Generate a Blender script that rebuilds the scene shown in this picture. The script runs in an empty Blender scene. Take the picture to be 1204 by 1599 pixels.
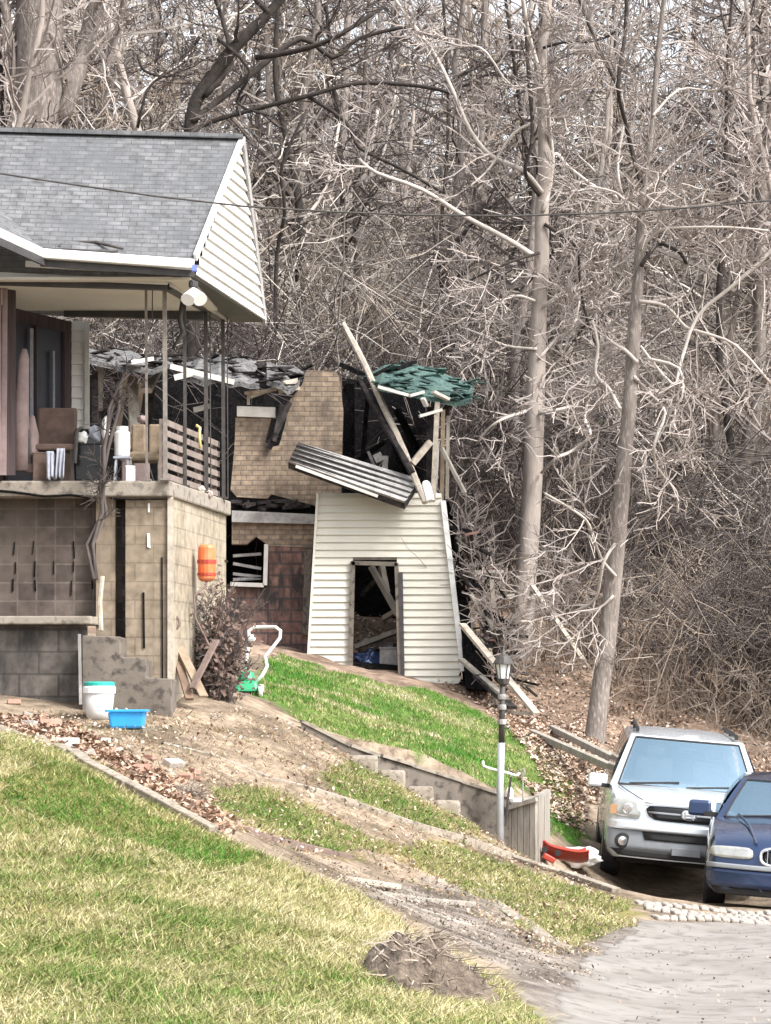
import bpy, bmesh, math, random
import numpy as np
from mathutils import Vector, Matrix, noise
random.seed(7); RNG = np.random.default_rng(7)
sc = bpy.context.scene
R = math.radians
# ------------------------------------------------------------------ camera, sky, sun, exposure
F = 4800.0; HZ = 1123.0; CX = 602.0; CH = 1.92          # focal length in photo pixels, horizon row, centre column, eye height
cam_d = bpy.data.cameras.new('camera'); cam = bpy.data.objects.new('camera', cam_d)
sc.collection.objects.link(cam); sc.camera = cam
cam.location = (0, 0, CH); cam.rotation_euler = (R(90), 0, 0)
cam_d.sensor_fit = 'VERTICAL'; cam_d.sensor_height = 36; cam_d.sensor_width = 36
cam_d.lens = F * 36 / 1599; cam_d.shift_y = (HZ - 799.5) / 1599
cam_d.clip_start = 0.5; cam_d.clip_end = 2000
SUN_EL, SUN_AZ = 46, 128
w = bpy.data.worlds.new('World'); sc.world = w; w.use_nodes = True
nt = w.node_tree; bg = nt.nodes['Background']
sky = nt.nodes.new('ShaderNodeTexSky'); sky.sky_type = 'NISHITA'; sky.sun_disc = False
sky.sun_elevation = R(SUN_EL); sky.sun_rotation = R(SUN_AZ)
sky.air_density = 1.0; sky.dust_density = 4.0; sky.ozone_density = 1.0
hs = nt.nodes.new('ShaderNodeHueSaturation'); hs.inputs['Saturation'].default_value = 0.28
nt.links.new(sky.outputs[0], hs.inputs['Color']); nt.links.new(hs.outputs[0], bg.inputs[0])
bg.inputs[1].default_value = 0.15
sun_d = bpy.data.lights.new('sun', 'SUN'); sun = bpy.data.objects.new('sun', sun_d); sc.collection.objects.link(sun)
sun_d.energy = 1.9; sun_d.angle = R(12); sun_d.color = (1, 0.975, 0.94)
# sun to the right and behind the camera
az = R(SUN_AZ)
sd = Vector((math.sin(az) * math.cos(R(SUN_EL)), math.cos(az) * math.cos(R(SUN_EL)), math.sin(R(SUN_EL))))
sun.rotation_euler = sd.to_track_quat('Z', 'Y').to_euler(); sun.location = (20, -20, 40)
sc.view_settings.view_transform = 'Standard'; sc.view_settings.look = 'None'
sc.view_settings.exposure = 1.36; sc.view_settings.gamma = 1
sc.cycles.max_bounces = 5; sc.cycles.diffuse_bounces = 3

# ------------------------------------------------------------------ helpers
C = sc.collection
def P(px, py, D): return Vector(((px - CX) / F * D, D, CH + (HZ - py) / F * D))
def tag(o, label=None, cat=None, group=None, kind=None):
    if label: o['label'] = label
    if cat: o['category'] = cat
    if group: o['group'] = group
    if kind: o['kind'] = kind
    return o
def thing(name, loc, label, cat, group=None):
    o = bpy.data.objects.new(name, None); C.objects.link(o); o.location = loc; o.empty_display_size = .2
    return tag(o, label, cat, group)
def wloc(o):
    v = Vector((0, 0, 0))
    while o: v = v + o.location; o = o.parent
    return v
class MB:
    def __init__(s): s.v = []; s.f = []; s.m = []
    def add(s, vs, fs, mi=0):
        b = len(s.v); s.v += [tuple(v) for v in vs]; s.f += [tuple(i + b for i in f) for f in fs]; s.m += [mi] * len(fs)
        return s
    def hexa(s, p, mi=0):   # 8 points: bottom ring 0-3, top ring 4-7
        return s.add(p, [(3, 2, 1, 0), (4, 5, 6, 7), (0, 1, 5, 4), (1, 2, 6, 5), (2, 3, 7, 6), (3, 0, 4, 7)], mi)
    def box(s, c, d, rot=None, mi=0):
        x, y, z = d[0] / 2, d[1] / 2, d[2] / 2
        p = [Vector(q) for q in ((-x, -y, -z), (x, -y, -z), (x, y, -z), (-x, y, -z), (-x, -y, z), (x, -y, z), (x, y, z), (-x, y, z))]
        if rot is not None: p = [rot @ q for q in p]
        return s.hexa([q + Vector(c) for q in p], mi)
    def bar(s, a, b, w, h, up=(0, 0, 1), mi=0):   # beam from a to b, section w x h
        a, b = Vector(a), Vector(b); d = (b - a).normalized(); u = Vector(up)
        if abs(d.dot(u)) > .95: u = Vector((0, 1, 0))
        sx = d.cross(u).normalized() * w / 2; sz = sx.cross(d).normalized() * h / 2
        return s.hexa([a - sx - sz, a + sx - sz, b + sx - sz, b - sx - sz, a - sx + sz, a + sx + sz, b + sx + sz, b - sx + sz], mi)
    def tube(s, pts, rad, n=6, mi=0, cap=True):
        pts = [Vector(p) for p in pts]; k = len(pts)
        if not hasattr(rad, '__len__'): rad = [rad] * k
        vs = []; pu = None
        for i, p in enumerate(pts):
            t = (pts[min(i + 1, k - 1)] - pts[max(i - 1, 0)])
            if t.length < 1e-9: t = Vector((0, 0, 1))
            t.normalize()
            if pu is None: pu = t.orthogonal().normalized()
            u = (pu - t * pu.dot(t)); u = u.normalized() if u.length > 1e-6 else t.orthogonal().normalized()
            pu = u; q = t.cross(u)
            for j in range(n):
                a = 2 * math.pi * j / n; vs.append(p + (u * math.cos(a) + q * math.sin(a)) * rad[i])
        fs = [(i * n + j, i * n + (j + 1) % n, (i + 1) * n + (j + 1) % n, (i + 1) * n + j) for i in range(k - 1) for j in range(n)]
        if cap and n > 3: fs += [tuple(range(n - 1, -1, -1)), tuple((k - 1) * n + j for j in range(n))]
        return s.add(vs, fs, mi)
    def lathe(s, c, prof, n=24, axis='Z', mi=0):   # prof: (radius, height)
        vs = []; c = Vector(c)
        for r, h in prof:
            for j in range(n):
                a = 2 * math.pi * j / n; x, y = r * math.cos(a), r * math.sin(a)
                vs.append(c + (Vector((x, y, h)) if axis == 'Z' else Vector((h, x, y)) if axis == 'X' else Vector((x, h, y))))
        k = len(prof)
        fs = [(i * n + j, i * n + (j + 1) % n, (i + 1) * n + (j + 1) % n, (i + 1) * n + j) for i in range(k - 1) for j in range(n)]
        fs += [tuple(range(n - 1, -1, -1)), tuple((k - 1) * n + j for j in range(n))]
        return s.add(vs, fs, mi)
    def slab(s, poly, off, mi=0):   # polygon with thickness vector
        n = len(poly); off = Vector(off); a = [Vector(p) for p in poly]; vs = a + [p + off for p in a]
        fs = [tuple(range(n)), tuple(range(2 * n - 1, n - 1, -1))] + [(i, (i + 1) % n, n + (i + 1) % n, n + i)[::-1] for i in range(n)]
        return s.add(vs, fs, mi)
    def grid(s, fn, nu, nv, mi=0):
        vs = [fn(i / nu, j / nv) for j in range(nv + 1) for i in range(nu + 1)]
        fs = [(j * (nu + 1) + i, j * (nu + 1) + i + 1, (j + 1) * (nu + 1) + i + 1, (j + 1) * (nu + 1) + i) for j in range(nv) for i in range(nu)]
        return s.add(vs, fs, mi)
    def build(s, name, mat, parent=None, world=True, smooth=False, bevel=0, weld=False, subsurf=0, solid=0, fix=True):
        me = bpy.data.meshes.new(name); o0 = wloc(parent) if (parent and world) else Vector((0, 0, 0))
        me.from_pydata([(v[0] - o0.x, v[1] - o0.y, v[2] - o0.z) for v in s.v], [], s.f)
        mats = mat if isinstance(mat, (list, tuple)) else [mat]
        for m in mats: me.materials.append(m)
        if len(mats) > 1: me.polygons.foreach_set('material_index', s.m)
        if fix:
            bm = bmesh.new(); bm.from_mesh(me)
            if weld: bmesh.ops.remove_doubles(bm, verts=bm.verts, dist=.0008)
            bmesh.ops.recalc_face_normals(bm, faces=bm.faces); bm.to_mesh(me); bm.free()
        if smooth: me.polygons.foreach_set('use_smooth', [True] * len(me.polygons))
        o = bpy.data.objects.new(name, me); C.objects.link(o)
        if parent: o.parent = parent
        if solid: m = o.modifiers.new('s', 'SOLIDIFY'); m.thickness = solid; m.offset = -1
        if bevel: m = o.modifiers.new('b', 'BEVEL'); m.width = bevel; m.segments = 2; m.limit_method = 'ANGLE'; m.angle_limit = R(35)
        if subsurf: m = o.modifiers.new('u', 'SUBSURF'); m.levels = subsurf; m.render_levels = subsurf
        return o
def single(mb, name, mat, label, cat, group=None, **k):
    """a thing that is one mesh: origin at its own base"""
    xs = [v[0] for v in mb.v]; ys = [v[1] for v in mb.v]; zs = [v[2] for v in mb.v]
    o0 = Vector(((min(xs) + max(xs)) / 2, (min(ys) + max(ys)) / 2, min(zs)))
    mb.v = [(v[0] - o0.x, v[1] - o0.y, v[2] - o0.z) for v in mb.v]
    o = mb.build(name, mat, None, **k); o.location = o0
    return tag(o, label, cat, group)
def clone(root, loc, rz, scale=1, label=None, rot=None):
    r = root.copy(); C.objects.link(r); r.location = loc; r.rotation_euler = rot if rot else (0, 0, rz); r.scale = (scale,) * 3 if not hasattr(scale, '__len__') else scale
    if label: r['label'] = label
    for ch in root.children:
        c = ch.copy(); C.objects.link(c); c.parent = r
        for g in ch.children:
            d = g.copy(); C.objects.link(d); d.parent = c
    return r

# ------------------------------------------------------------------ materials
def newmat(name):
    m = bpy.data.materials.new(name); m.use_nodes = True
    return m, m.node_tree, m.node_tree.nodes['Principled BSDF']
def c4(c): return (c[0], c[1], c[2], 1)
def mat(name, a, b=None, scale=3, rough=.85, metal=0, bump=0, bscale=40, c=None, coord='Object', stretch=None, spec=None, thr=(.35, .65)):
    m, t, p = newmat(name); N = t.nodes.new; L = t.links.new
    p.inputs['Roughness'].default_value = rough; p.inputs['Metallic'].default_value = metal
    if spec is not None: p.inputs['Specular IOR Level'].default_value = spec
    tc = N('ShaderNodeTexCoord'); src = tc.outputs[coord]
    if stretch:
        mp = N('ShaderNodeMapping'); mp.inputs['Scale'].default_value = stretch; L(src, mp.inputs[0]); src = mp.outputs[0]
    p.inputs['Base Color'].default_value = c4(a)
    if b is not None:
        n = N('ShaderNodeTexNoise'); n.inputs['Scale'].default_value = scale; n.inputs['Detail'].default_value = 8; n.inputs['Roughness'].default_value = .65
        L(src, n.inputs['Vector'])
        r = N('ShaderNodeValToRGB'); r.color_ramp.elements[0].position = thr[0]; r.color_ramp.elements[1].position = thr[1]
        r.color_ramp.elements[0].color = c4(a); r.color_ramp.elements[1].color = c4(b)
        L(n.outputs[0], r.inputs[0]); out = r.outputs[0]
        if c is not None:
            n2 = N('ShaderNodeTexNoise'); n2.inputs['Scale'].default_value = scale * 4.3; n2.inputs['Detail'].default_value = 6
            L(src, n2.inputs['Vector']); r2 = N('ShaderNodeValToRGB'); r2.color_ramp.elements[0].position = .52; r2.color_ramp.elements[1].position = .66
            L(n2.outputs[0], r2.inputs[0]); mx = N('ShaderNodeMixRGB'); L(r2.outputs[0], mx.inputs[0]); L(out, mx.inputs[1]); mx.inputs[2].default_value = c4(c); out = mx.outputs[0]
        L(out, p.inputs['Base Color'])
    if bump:
        n3 = N('ShaderNodeTexNoise'); n3.inputs['Scale'].default_value = bscale; n3.inputs['Detail'].default_value = 5; L(src, n3.inputs['Vector'])
        bp = N('ShaderNodeBump'); bp.inputs['Strength'].default_value = bump; bp.inputs['Distance'].default_value = .02
        L(n3.outputs[0], bp.inputs['Height']); L(bp.outputs[0], p.inputs['Normal'])
    return m
def brickmat(name, c1, c2, mortar, bw, bh, ms=.008, off=.5, rough=.9, stain=None, stain_scale=1.2, roofy=False, bias=0, stain_thr=(.5, .68), msm=.1):
    m, t, p = newmat(name); N = t.nodes.new; L = t.links.new; p.inputs['Roughness'].default_value = rough
    tc = N('ShaderNodeNewGeometry'); sx = N('ShaderNodeSeparateXYZ'); L(tc.outputs['Position'], sx.inputs[0])
    add = N('ShaderNodeMath'); add.operation = 'ADD'; L(sx.outputs[0], add.inputs[0])
    cb = N('ShaderNodeCombineXYZ')
    if roofy: L(sx.outputs[0], cb.inputs[0])
    else: L(sx.outputs[1], add.inputs[1]); L(add.outputs[0], cb.inputs[0])
    L(sx.outputs[2], cb.inputs[1])
    bt = N('ShaderNodeTexBrick'); L(cb.outputs[0], bt.inputs['Vector']); bt.offset = off
    bt.inputs['Color1'].default_value = c4(c1); bt.inputs['Color2'].default_value = c4(c2); bt.inputs['Mortar'].default_value = c4(mortar)
    bt.inputs['Scale'].default_value = 1; bt.inputs['Brick Width'].default_value = bw; bt.inputs['Row Height'].default_value = bh
    bt.inputs['Mortar Size'].default_value = ms; bt.inputs['Mortar Smooth'].default_value = msm; bt.inputs['Bias'].default_value = bias
    out = bt.outputs['Color']
    n = N('ShaderNodeTexNoise'); n.inputs['Scale'].default_value = 9; n.inputs['Detail'].default_value = 8; L(tc.outputs['Position'], n.inputs['Vector'])
    mm = N('ShaderNodeMixRGB'); mm.blend_type = 'MULTIPLY'; mm.inputs[0].default_value = .8; L(out, mm.inputs[1])
    r = N('ShaderNodeValToRGB'); r.color_ramp.elements[0].position = .3; r.color_ramp.elements[0].color = (.55, .53, .5, 1); r.color_ramp.elements[1].position = .65; r.color_ramp.elements[1].color = (1.25, 1.22, 1.2, 1)
    L(n.outputs[0], r.inputs[0]); L(r.outputs[0], mm.inputs[2]); out = mm.outputs[0]
    if stain is not None:
        n2 = N('ShaderNodeTexNoise'); n2.inputs['Scale'].default_value = stain_scale; n2.inputs['Detail'].default_value = 9; n2.inputs['Roughness'].default_value = .7
        mp = N('ShaderNodeMapping'); mp.inputs['Scale'].default_value = (1.6, 1.6, .6); L(tc.outputs['Position'], mp.inputs[0]); L(mp.outputs[0], n2.inputs['Vector'])
        r2 = N('ShaderNodeValToRGB'); r2.color_ramp.elements[0].position = stain_thr[0]; r2.color_ramp.elements[1].position = stain_thr[1]
        L(n2.outputs[0], r2.inputs[0]); mx = N('ShaderNodeMixRGB'); L(r2.outputs[0], mx.inputs[0]); L(out, mx.inputs[1]); mx.inputs[2].default_value = c4(stain); out = mx.outputs[0]
    L(out, p.inputs['Base Color'])
    bp = N('ShaderNodeBump'); bp.inputs['Strength'].default_value = .6; bp.inputs['Distance'].default_value = .012; bp.invert = True
    L(bt.outputs['Fac'], bp.inputs['Height']); L(bp.outputs[0], p.inputs['Normal'])
    return m
def attrmat(name, rough=.9, sub=False, noisy=0):
    m, t, p = newmat(name); N = t.nodes.new; L = t.links.new; p.inputs['Roughness'].default_value = rough
    a = N('ShaderNodeAttribute'); a.attribute_name = 'col'; out = a.outputs[0]
    p.inputs['Specular IOR Level'].default_value = .15
    if noisy:
        g = N('ShaderNodeNewGeometry'); n = N('ShaderNodeTexNoise'); n.inputs['Scale'].default_value = noisy; n.inputs['Detail'].default_value = 9; n.inputs['Roughness'].default_value = .75; L(g.outputs['Position'], n.inputs['Vector'])
        r = N('ShaderNodeValToRGB'); r.color_ramp.elements[0].position = .32; r.color_ramp.elements[0].color = (.38, .35, .33, 1); r.color_ramp.elements[1].position = .68; r.color_ramp.elements[1].color = (1.5, 1.46, 1.42, 1)
        L(n.outputs[0], r.inputs[0]); mm = N('ShaderNodeMixRGB'); mm.blend_type = 'MULTIPLY'; mm.inputs[0].default_value = 1; L(out, mm.inputs[1]); L(r.outputs[0], mm.inputs[2]); out = mm.outputs[0]
        bp = N('ShaderNodeBump'); bp.inputs['Strength'].default_value = .8; bp.inputs['Distance'].default_value = .05; L(n.outputs[0], bp.inputs['Height']); L(bp.outputs[0], p.inputs['Normal'])
    L(out, p.inputs['Base Color'])
    return m
M = {}
M['shingle'] = brickmat('shingle', (.105, .11, .118), (.15, .155, .162), (.07, .072, .078), .16, .055, ms=.005, stain=(.095, .098, .105), stain_scale=.9, roofy=True)
M['siding'] = mat('siding', (.80, .79, .76), (.70, .69, .66), 1.5, .55, bump=.05)
M['siding_dirty'] = mat('siding_dirty', (.62, .60, .52), (.54, .52, .45), .8, .6, stretch=(1, 1, .5))
M['white'] = mat('white_paint', (.82, .82, .80), (.68, .68, .67), 3, .5)
M['offwhite'] = mat('offwhite', (.62, .60, .55), (.45, .43, .40), 3, .7)
M['cream'] = mat('cream_ceiling', (.72, .69, .62), (.64, .60, .53), 1.2, .7)
M['dark'] = mat('dark_trim', (.03, .03, .032), (.055, .05, .05), 6, .6)
M['char'] = mat('charred', (.004, .004, .005), (.014, .013, .013), 5, .9, bump=.3, c=(.022, .02, .02), spec=.05)
M['charwood'] = mat('charred_wood', (.012, .011, .012), (.06, .052, .05), 7, .85, bump=.4, spec=.1)
M['greywood'] = mat('weathered_wood', (.36, .33, .28), (.20, .18, .155), 4, .85, bump=.3, stretch=(3, 3, .6))
M['palletwood'] = mat('pallet_wood', (.24, .195, .17), (.15, .12, .105), 5, .85, bump=.2)
M['palewood'] = mat('pale_wood', (.50, .44, .36), (.30, .26, .215), 9, .8, bump=.2)
M['tanwood'] = mat('tan_wood', (.30, .23, .16), (.17, .125, .085), 6, .8, bump=.2)
M['brownwood'] = mat('brown_wood', (.12, .075, .05), (.20, .13, .09), 6, .7)
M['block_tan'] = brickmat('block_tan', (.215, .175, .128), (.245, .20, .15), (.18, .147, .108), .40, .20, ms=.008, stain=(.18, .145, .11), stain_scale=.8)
M['block_side_lit'] = brickmat('block_side_lit', (.27, .23, .17), (.30, .26, .195), (.215, .183, .137), .40, .20, ms=.008, stain=(.38, .345, .28), stain_scale=.9)  # paler than the front blocks: sun on this face put into the colour
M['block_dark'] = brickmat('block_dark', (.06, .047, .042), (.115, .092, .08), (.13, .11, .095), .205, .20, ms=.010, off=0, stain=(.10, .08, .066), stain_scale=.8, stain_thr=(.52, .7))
M['block_grey'] = brickmat('block_grey', (.105, .095, .085), (.14, .125, .112), (.07, .063, .057), .42, .24, ms=.012, stain=(.03, .027, .025), stain_scale=1.1, stain_thr=(.42,.6))
M['concrete'] = mat('concrete', (.31, .275, .225), (.22, .19, .16), 2.5, .9, bump=.3, c=(.13, .112, .095))
M['concrete_dk'] = mat('concrete_dark', (.175, .15, .125), (.115, .097, .08), 2.5, .9, bump=.2, c=(.06, .05, .042))
M['kerb'] = mat('kerb', (.34, .30, .245), (.22, .185, .145), 5, .9, bump=.3, c=(.15, .12, .095))
M['brick'] = brickmat('brick_tan', (.19, .145, .105), (.29, .225, .165), (.16, .13, .105), .20, .085, ms=.012, stain=(.10, .078, .062), stain_scale=1.3, msm=.3, stain_thr=(.5,.66))
M['brick_red'] = brickmat('brick_red', (.14, .075, .062), (.24, .14, .115), (.085, .065, .06), .40, .20, ms=.02, stain=(.03, .024, .024), stain_scale=1.8, stain_thr=(.46, .6))
M['ash_roof'] = mat('ash_roof', (.05, .05, .053), (.20, .195, .19), 5, .95, bump=.8, bscale=20, c=(.02, .02, .022), coord='Object')
M['teal'] = mat('teal_roof', (.028, .075, .065), (.10, .165, .145), 6, .9, bump=.5, c=(.02, .035, .033))
M['panel'] = mat('weathered_panel', (.40, .385, .37), (.21, .20, .195), 5, .75, bump=.2, c=(.22, .21, .20))
M['iron'] = mat('iron_pale', (.24, .21, .185), (.13, .115, .10), 9, .6)
M['iron_dk'] = mat('iron_dark', (.03, .028, .027), (.07, .06, .055), 9, .6)
M['rust'] = mat('rust', (.13, .085, .07), (.20, .15, .13), 9, .8)
M['orange'] = mat('orange_plastic', (.78, .13, .03), (.65, .22, .10), 6, .4)
M['red'] = mat('red_plastic', (.42, .045, .025), (.30, .045, .03), 6, .35)
M['blue_bin'] = mat('blue_plastic', (.03, .36, .78), (.04, .30, .68), 4, .35)
M['teal_lid'] = mat('teal_lid', (.02, .36, .29), (.03, .30, .26), 4, .4)
M['clear'] = mat('milky_plastic', (.62, .60, .58), (.50, .48, .45), 5, .4)
M['green'] = mat('green_enamel', (.03, .33, .15), (.03, .26, .12), 4, .35)
M['black'] = mat('black_rubber', (.012, .012, .013), (.02, .02, .02), 8, .7)
M['blackgloss'] = mat('black_gloss', (.008, .008, .010), None, rough=.2)
M['white_plastic'] = mat('white_plastic', (.85, .85, .84), None, rough=.4)
M['cloth_pink'] = mat('cloth_pink', (.30, .225, .215), (.20, .15, .145), 6, .9)
M['cloth_blue'] = mat('cloth_blue', (.26, .28, .34), (.40, .41, .45), 9, .9)
M['cloth_brown'] = mat('cloth_brown', (.15, .10, .08), (.09, .06, .05), 9, .9)
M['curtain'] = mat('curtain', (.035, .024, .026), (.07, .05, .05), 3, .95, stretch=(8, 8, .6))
M['bark'] = mat('bark', (.22, .19, .17), (.13, .108, .095), 7, .95, bump=1, bscale=25, c=(.30, .265, .24), stretch=(1, 1, .25))
M['bark_pale'] = mat('bark_pale', (.37, .32, .285), (.25, .215, .19), 6, .95, bump=.5, bscale=25, stretch=(1, 1, .3))
M['bark_dk'] = mat('bark_dark', (.018, .014, .012), (.05, .04, .035), 6, .95, bump=.7)
M['twig'] = mat('twig', (.40, .35, .32), (.24, .205, .19), 2, .95)
M['twig_pale'] = mat('twig_pale', (.56, .51, .46), (.36, .32, .29), 2, .95)
M['twig_tan'] = mat('twig_tan', (.40, .33, .27), (.24, .195, .155), 2, .95)
M['twig_plum'] = mat('twig_plum', (.12, .098, .09), (.05, .04, .037), 2, .95)
M['ground'] = attrmat('ground_soil', noisy=5)
M['blades'] = attrmat('grass_blades', rough=.7)
M['leaves'] = attrmat('dry_leaves', rough=.8)
M['asphalt'] = mat('driveway', (.185, .168, .15), (.26, .242, .222), 1.2, .95, bump=.1, bscale=60, c=(.15, .135, .12), thr=(.35, .62))
M['paver'] = mat('paver', (.42, .38, .34), (.29, .26, .23), 7, .85, bump=.4)
M['stone'] = mat('rubble', (.48, .42, .38), (.32, .27, .24), 4, .9, bump=.4)
M['redbrick'] = mat('red_brick_rubble', (.30, .15, .11), (.36, .23, .18), 5, .9, bump=.4)
M['silver'] = mat('silver_paint', (.68, .72, .76), None, rough=.25, metal=.4)
M['silver_dk'] = mat('grey_bumper', (.22, .24, .26), (.28, .30, .32), 5, .5)
M['navy'] = mat('navy_paint', (.028, .052, .125), None, rough=.16, metal=.45)
M['glass_car'] = mat('car_glass', (.44, .66, .84), None, rough=.04, metal=.8); M['glass_car'].node_tree.nodes['Principled BSDF'].inputs['Alpha'].default_value = .5
M['glass_side'] = mat('side_glass', (.06, .07, .08), None, rough=.08, metal=.3)
M['headlamp'] = mat('headlamp', (.58, .58, .54), (.40, .41, .40), 9, .15, metal=.4)
M['seat'] = mat('seat_cloth', (.10, .10, .105), (.14, .14, .145), 5, .9)
M['amber'] = mat('amber', (.55, .30, .16), None, rough=.25)
M['chrome'] = mat('chrome', (.80, .82, .86), None, rough=.15, metal=.9)
M['rim'] = mat('rim', (.35, .36, .38), None, rough=.35, metal=.7)
M['glass_lamp'] = mat('lamp_glass', (.80, .84, .84), None, rough=.2)
M['winglass'] = mat('window_glass', (.008, .008, .011), (.02, .02, .03), 2, .45, spec=.2)
for k in ('silver', 'navy'): M[k].node_tree.nodes['Principled BSDF'].inputs['Coat Weight'].default_value = .6

# ------------------------------------------------------------------ terrain
ctrl = [(0,1599,15),(300,1599,15.5),(600,1599,16.5),(850,1599,18),(0,1400,18.5),(200,1450,18.3),(400,1450,19),(600,1480,19.5),(0,1270,21.5),
 (0,1150,25),(100,1180,24.2),(200,1240,23.2),(340,1310,22.5),(450,1356,22.2),(560,1400,22),(700,1490,20.8),
 (960,1599,19.2),(1204,1599,19.2),(1100,1500,24.5),(1204,1440,29),(900,1520,23),(1300,1599,19.2),(1400,1480,26),
 (900,1480,25.5),(700,1400,27),(560,1345,27),(400,1300,26.7),(300,1250,27),(200,1175,29),(50,1120,31.5),(-150,1100,31.5),
 (500,1270,30),(700,1312,31.5),(860,1362,32),(960,1396,32.5),(400,1180,31),(300,1112,33),(450,1130,34),(540,1180,34.2),(600,1222,34.2),(640,1246,34.3),(720,1283,34.5),(780,1314,34.8),(850,1338,35.4),
 (560,1156,35.4),(640,1186,35.9),(790,1232,36.4),(860,1300,37),(480,1090,38),(600,1130,40),(700,1180,39.5),(820,1230,39),
 (880,1290,39.5),(430,1025,48),(490,1030,52),(600,1050,52),(720,1075,52.5),(800,1118,50),(350,1040,44),(400,1087,37),(0,1060,40),(-200,1040,40),
 (900,1195,45),(930,1160,50),(1000,1150,52),(1204,1165,52),(1350,1165,52),(945,1372,37.3),(1190,1393,37.6),(915,1318,40.6),(1115,1408,32.3),(1300,1425,32.5),(1040,1300,42),(1204,1320,42),(1400,1320,42),
 (1100,1420,30.5),(200,980,52),(0,960,54)]
rwp = [(470, 1128, 34.4), (545, 1166, 34.5), (590, 1182, 34.6), (640, 1197, 34.9), (720, 1222, 35.1), (795, 1246, 35.15)]
RWX = np.array([(a - CX) / F * d for a, b, d in rwp] + [1.75, 2.0]); RWY = np.array([d for a, b, d in rwp] + [35.1, 35.4])
RWH = np.array([.02, .15, .33, .50, .63, .68, .56, 0])
def step_np(X, Y):
    yw = np.interp(X, RWX, RWY); h = np.interp(X, RWX, RWH, left=0, right=0); t = np.clip((Y - yw - .02) / .16, 0, 1)
    return h * t * t * (3 - 2 * t) * np.exp(-np.clip(Y - yw - .2, 0, None) / 3.0)
pts = []
for px, py, D in ctrl:
    v = P(px, py, D); pts.append((v.x, v.y, v.z - float(step_np(np.array(v.x), np.array(v.y)))))
for X in (-45, -25, -12, -4, 4, 12, 25, 45):
    for Y, z in ((62, 4.2), (75, 7.8), (92, 11.5), (112, 14.5), (135, 15.5), (170, 14)):
        pts.append((X, Y, z + CH - 1.0 - max(0, X) * .03 + (1.0 if X < 0 else 0)))
for X, Y, z in ((-45, 4, 1.0), (-20, 4, .8), (0, 4, .1), (20, 4, -.1), (45, 4, -.3), (-45, 20, 2.4), (-20, 22, 2.2), (20, 22, -.1), (45, 25, -.2), (-45, 42, 3.6), (-22, 42, 3.2), (20, 45, .3), (45, 45, .8), (0, 10, .2), (4, 12, 0), (-4, 10, .35)):
    pts.append((X, Y, z))
pts = np.array(pts); A_ = pts[:, :2] / 10; n_ = len(pts)
def _U(r2): return np.where(r2 > 1e-12, r2 * np.log(r2 + 1e-12), 0)
K = _U(((A_[:, None] - A_[None]) ** 2).sum(-1)) + np.eye(n_) * .003
Pm = np.hstack([np.ones((n_, 1)), A_]); Z3 = np.zeros((3, 3))
sol = np.linalg.solve(np.vstack([np.hstack([K, Pm]), np.hstack([Pm.T, Z3])]), np.concatenate([pts[:, 2], np.zeros(3)]))
def gz_np(X, Y):
    X = np.asarray(X, float); Y = np.asarray(Y, float); out = np.zeros(X.shape).ravel(); q = np.stack([X.ravel(), Y.ravel()], 1) / 10
    for s in range(0, len(q), 20000):
        qq = q[s:s + 20000]; out[s:s + 20000] = _U(((qq[:, None] - A_[None]) ** 2).sum(-1)) @ sol[:n_] + sol[n_] + qq @ sol[n_ + 1:]
    out = out.reshape(X.shape)
    rough = .030 * np.sin(X * 2.1 + Y * 1.3) * np.sin(Y * 1.7 - X * .6) + .018 * np.sin(X * 5.3 + 1) * np.sin(Y * 4.1)
    return out + step_np(X, Y) + rough * np.clip((Y - 10) / 20, .5, 3)
def gz(x, y): return float(gz_np(np.array([x]), np.array([y]))[0])
def GP(px, py, d0=14., d1=150.):
    """ground point seen at a photo position: first crossing of the ray with the terrain"""
    D = np.arange(d0, d1, .1); z = gz_np((px - CX) / F * D, D); ray = CH + (HZ - py) / F * D
    k = np.where(ray <= z)[0]
    i = k[0] if len(k) else len(D) - 1
    return Vector(((px - CX) / F * D[i], D[i], float(z[i])))
def wpoly(pl, d0=14.): return np.array([GP(a, b, d0)[:2] for a, b in pl])
def inside(X, Y, poly):
    c = np.zeros(X.shape, bool); n = len(poly)
    for i in range(n):
        x1, y1 = poly[i]; x2, y2 = poly[(i + 1) % n]
        cond = ((y1 > Y) != (y2 > Y)) & (X < (x2 - x1) * (Y - y1) / (y2 - y1 + 1e-12) + x1); c ^= cond
    return c
def fbm(X, Y, s, seed=0):
    o = np.zeros(np.shape(X)); a = 1.; r = np.random.default_rng(seed)
    for k in range(5):
        for _ in range(3):
            th = r.uniform(0, 6.28); ph = r.uniform(0, 6.28); fr = s * 2 ** k * r.uniform(.7, 1.3)
            o += a * np.sin((X * math.cos(th) + Y * math.sin(th)) * fr + ph) / 3
        a *= .62
    return o
Z_mound = wpoly([(-80,1130),(0,1146),(100,1176),(200,1236),(340,1306),(450,1352),(560,1398),(700,1488),(800,1545),(860,1610)])
Z_mound = np.vstack([Z_mound, [[1.1, 12], [-8, 12], [-10, 24]]])
Z_lawn = wpoly([(440,1022),(500,1045),(600,1070),(700,1090),(800,1140),(860,1180),(900,1240),(905,1310),(862,1320),(850,1245),(790,1236),(640,1188),(550,1158),(450,1110),(395,1085),(400,1050)], 34)
Z_verge = wpoly([(600,1325),(700,1322),(860,1372),(985,1412),(960,1450),(900,1480),(740,1392)])
Z_verge2 = wpoly([(330,1228),(440,1240),(560,1300),(600,1330),(540,1340),(420,1300),(330,1280)])
Z_verge3 = wpoly([(500,1215),(560,1195),(660,1255),(760,1300),(700,1308),(600,1270)])
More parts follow.
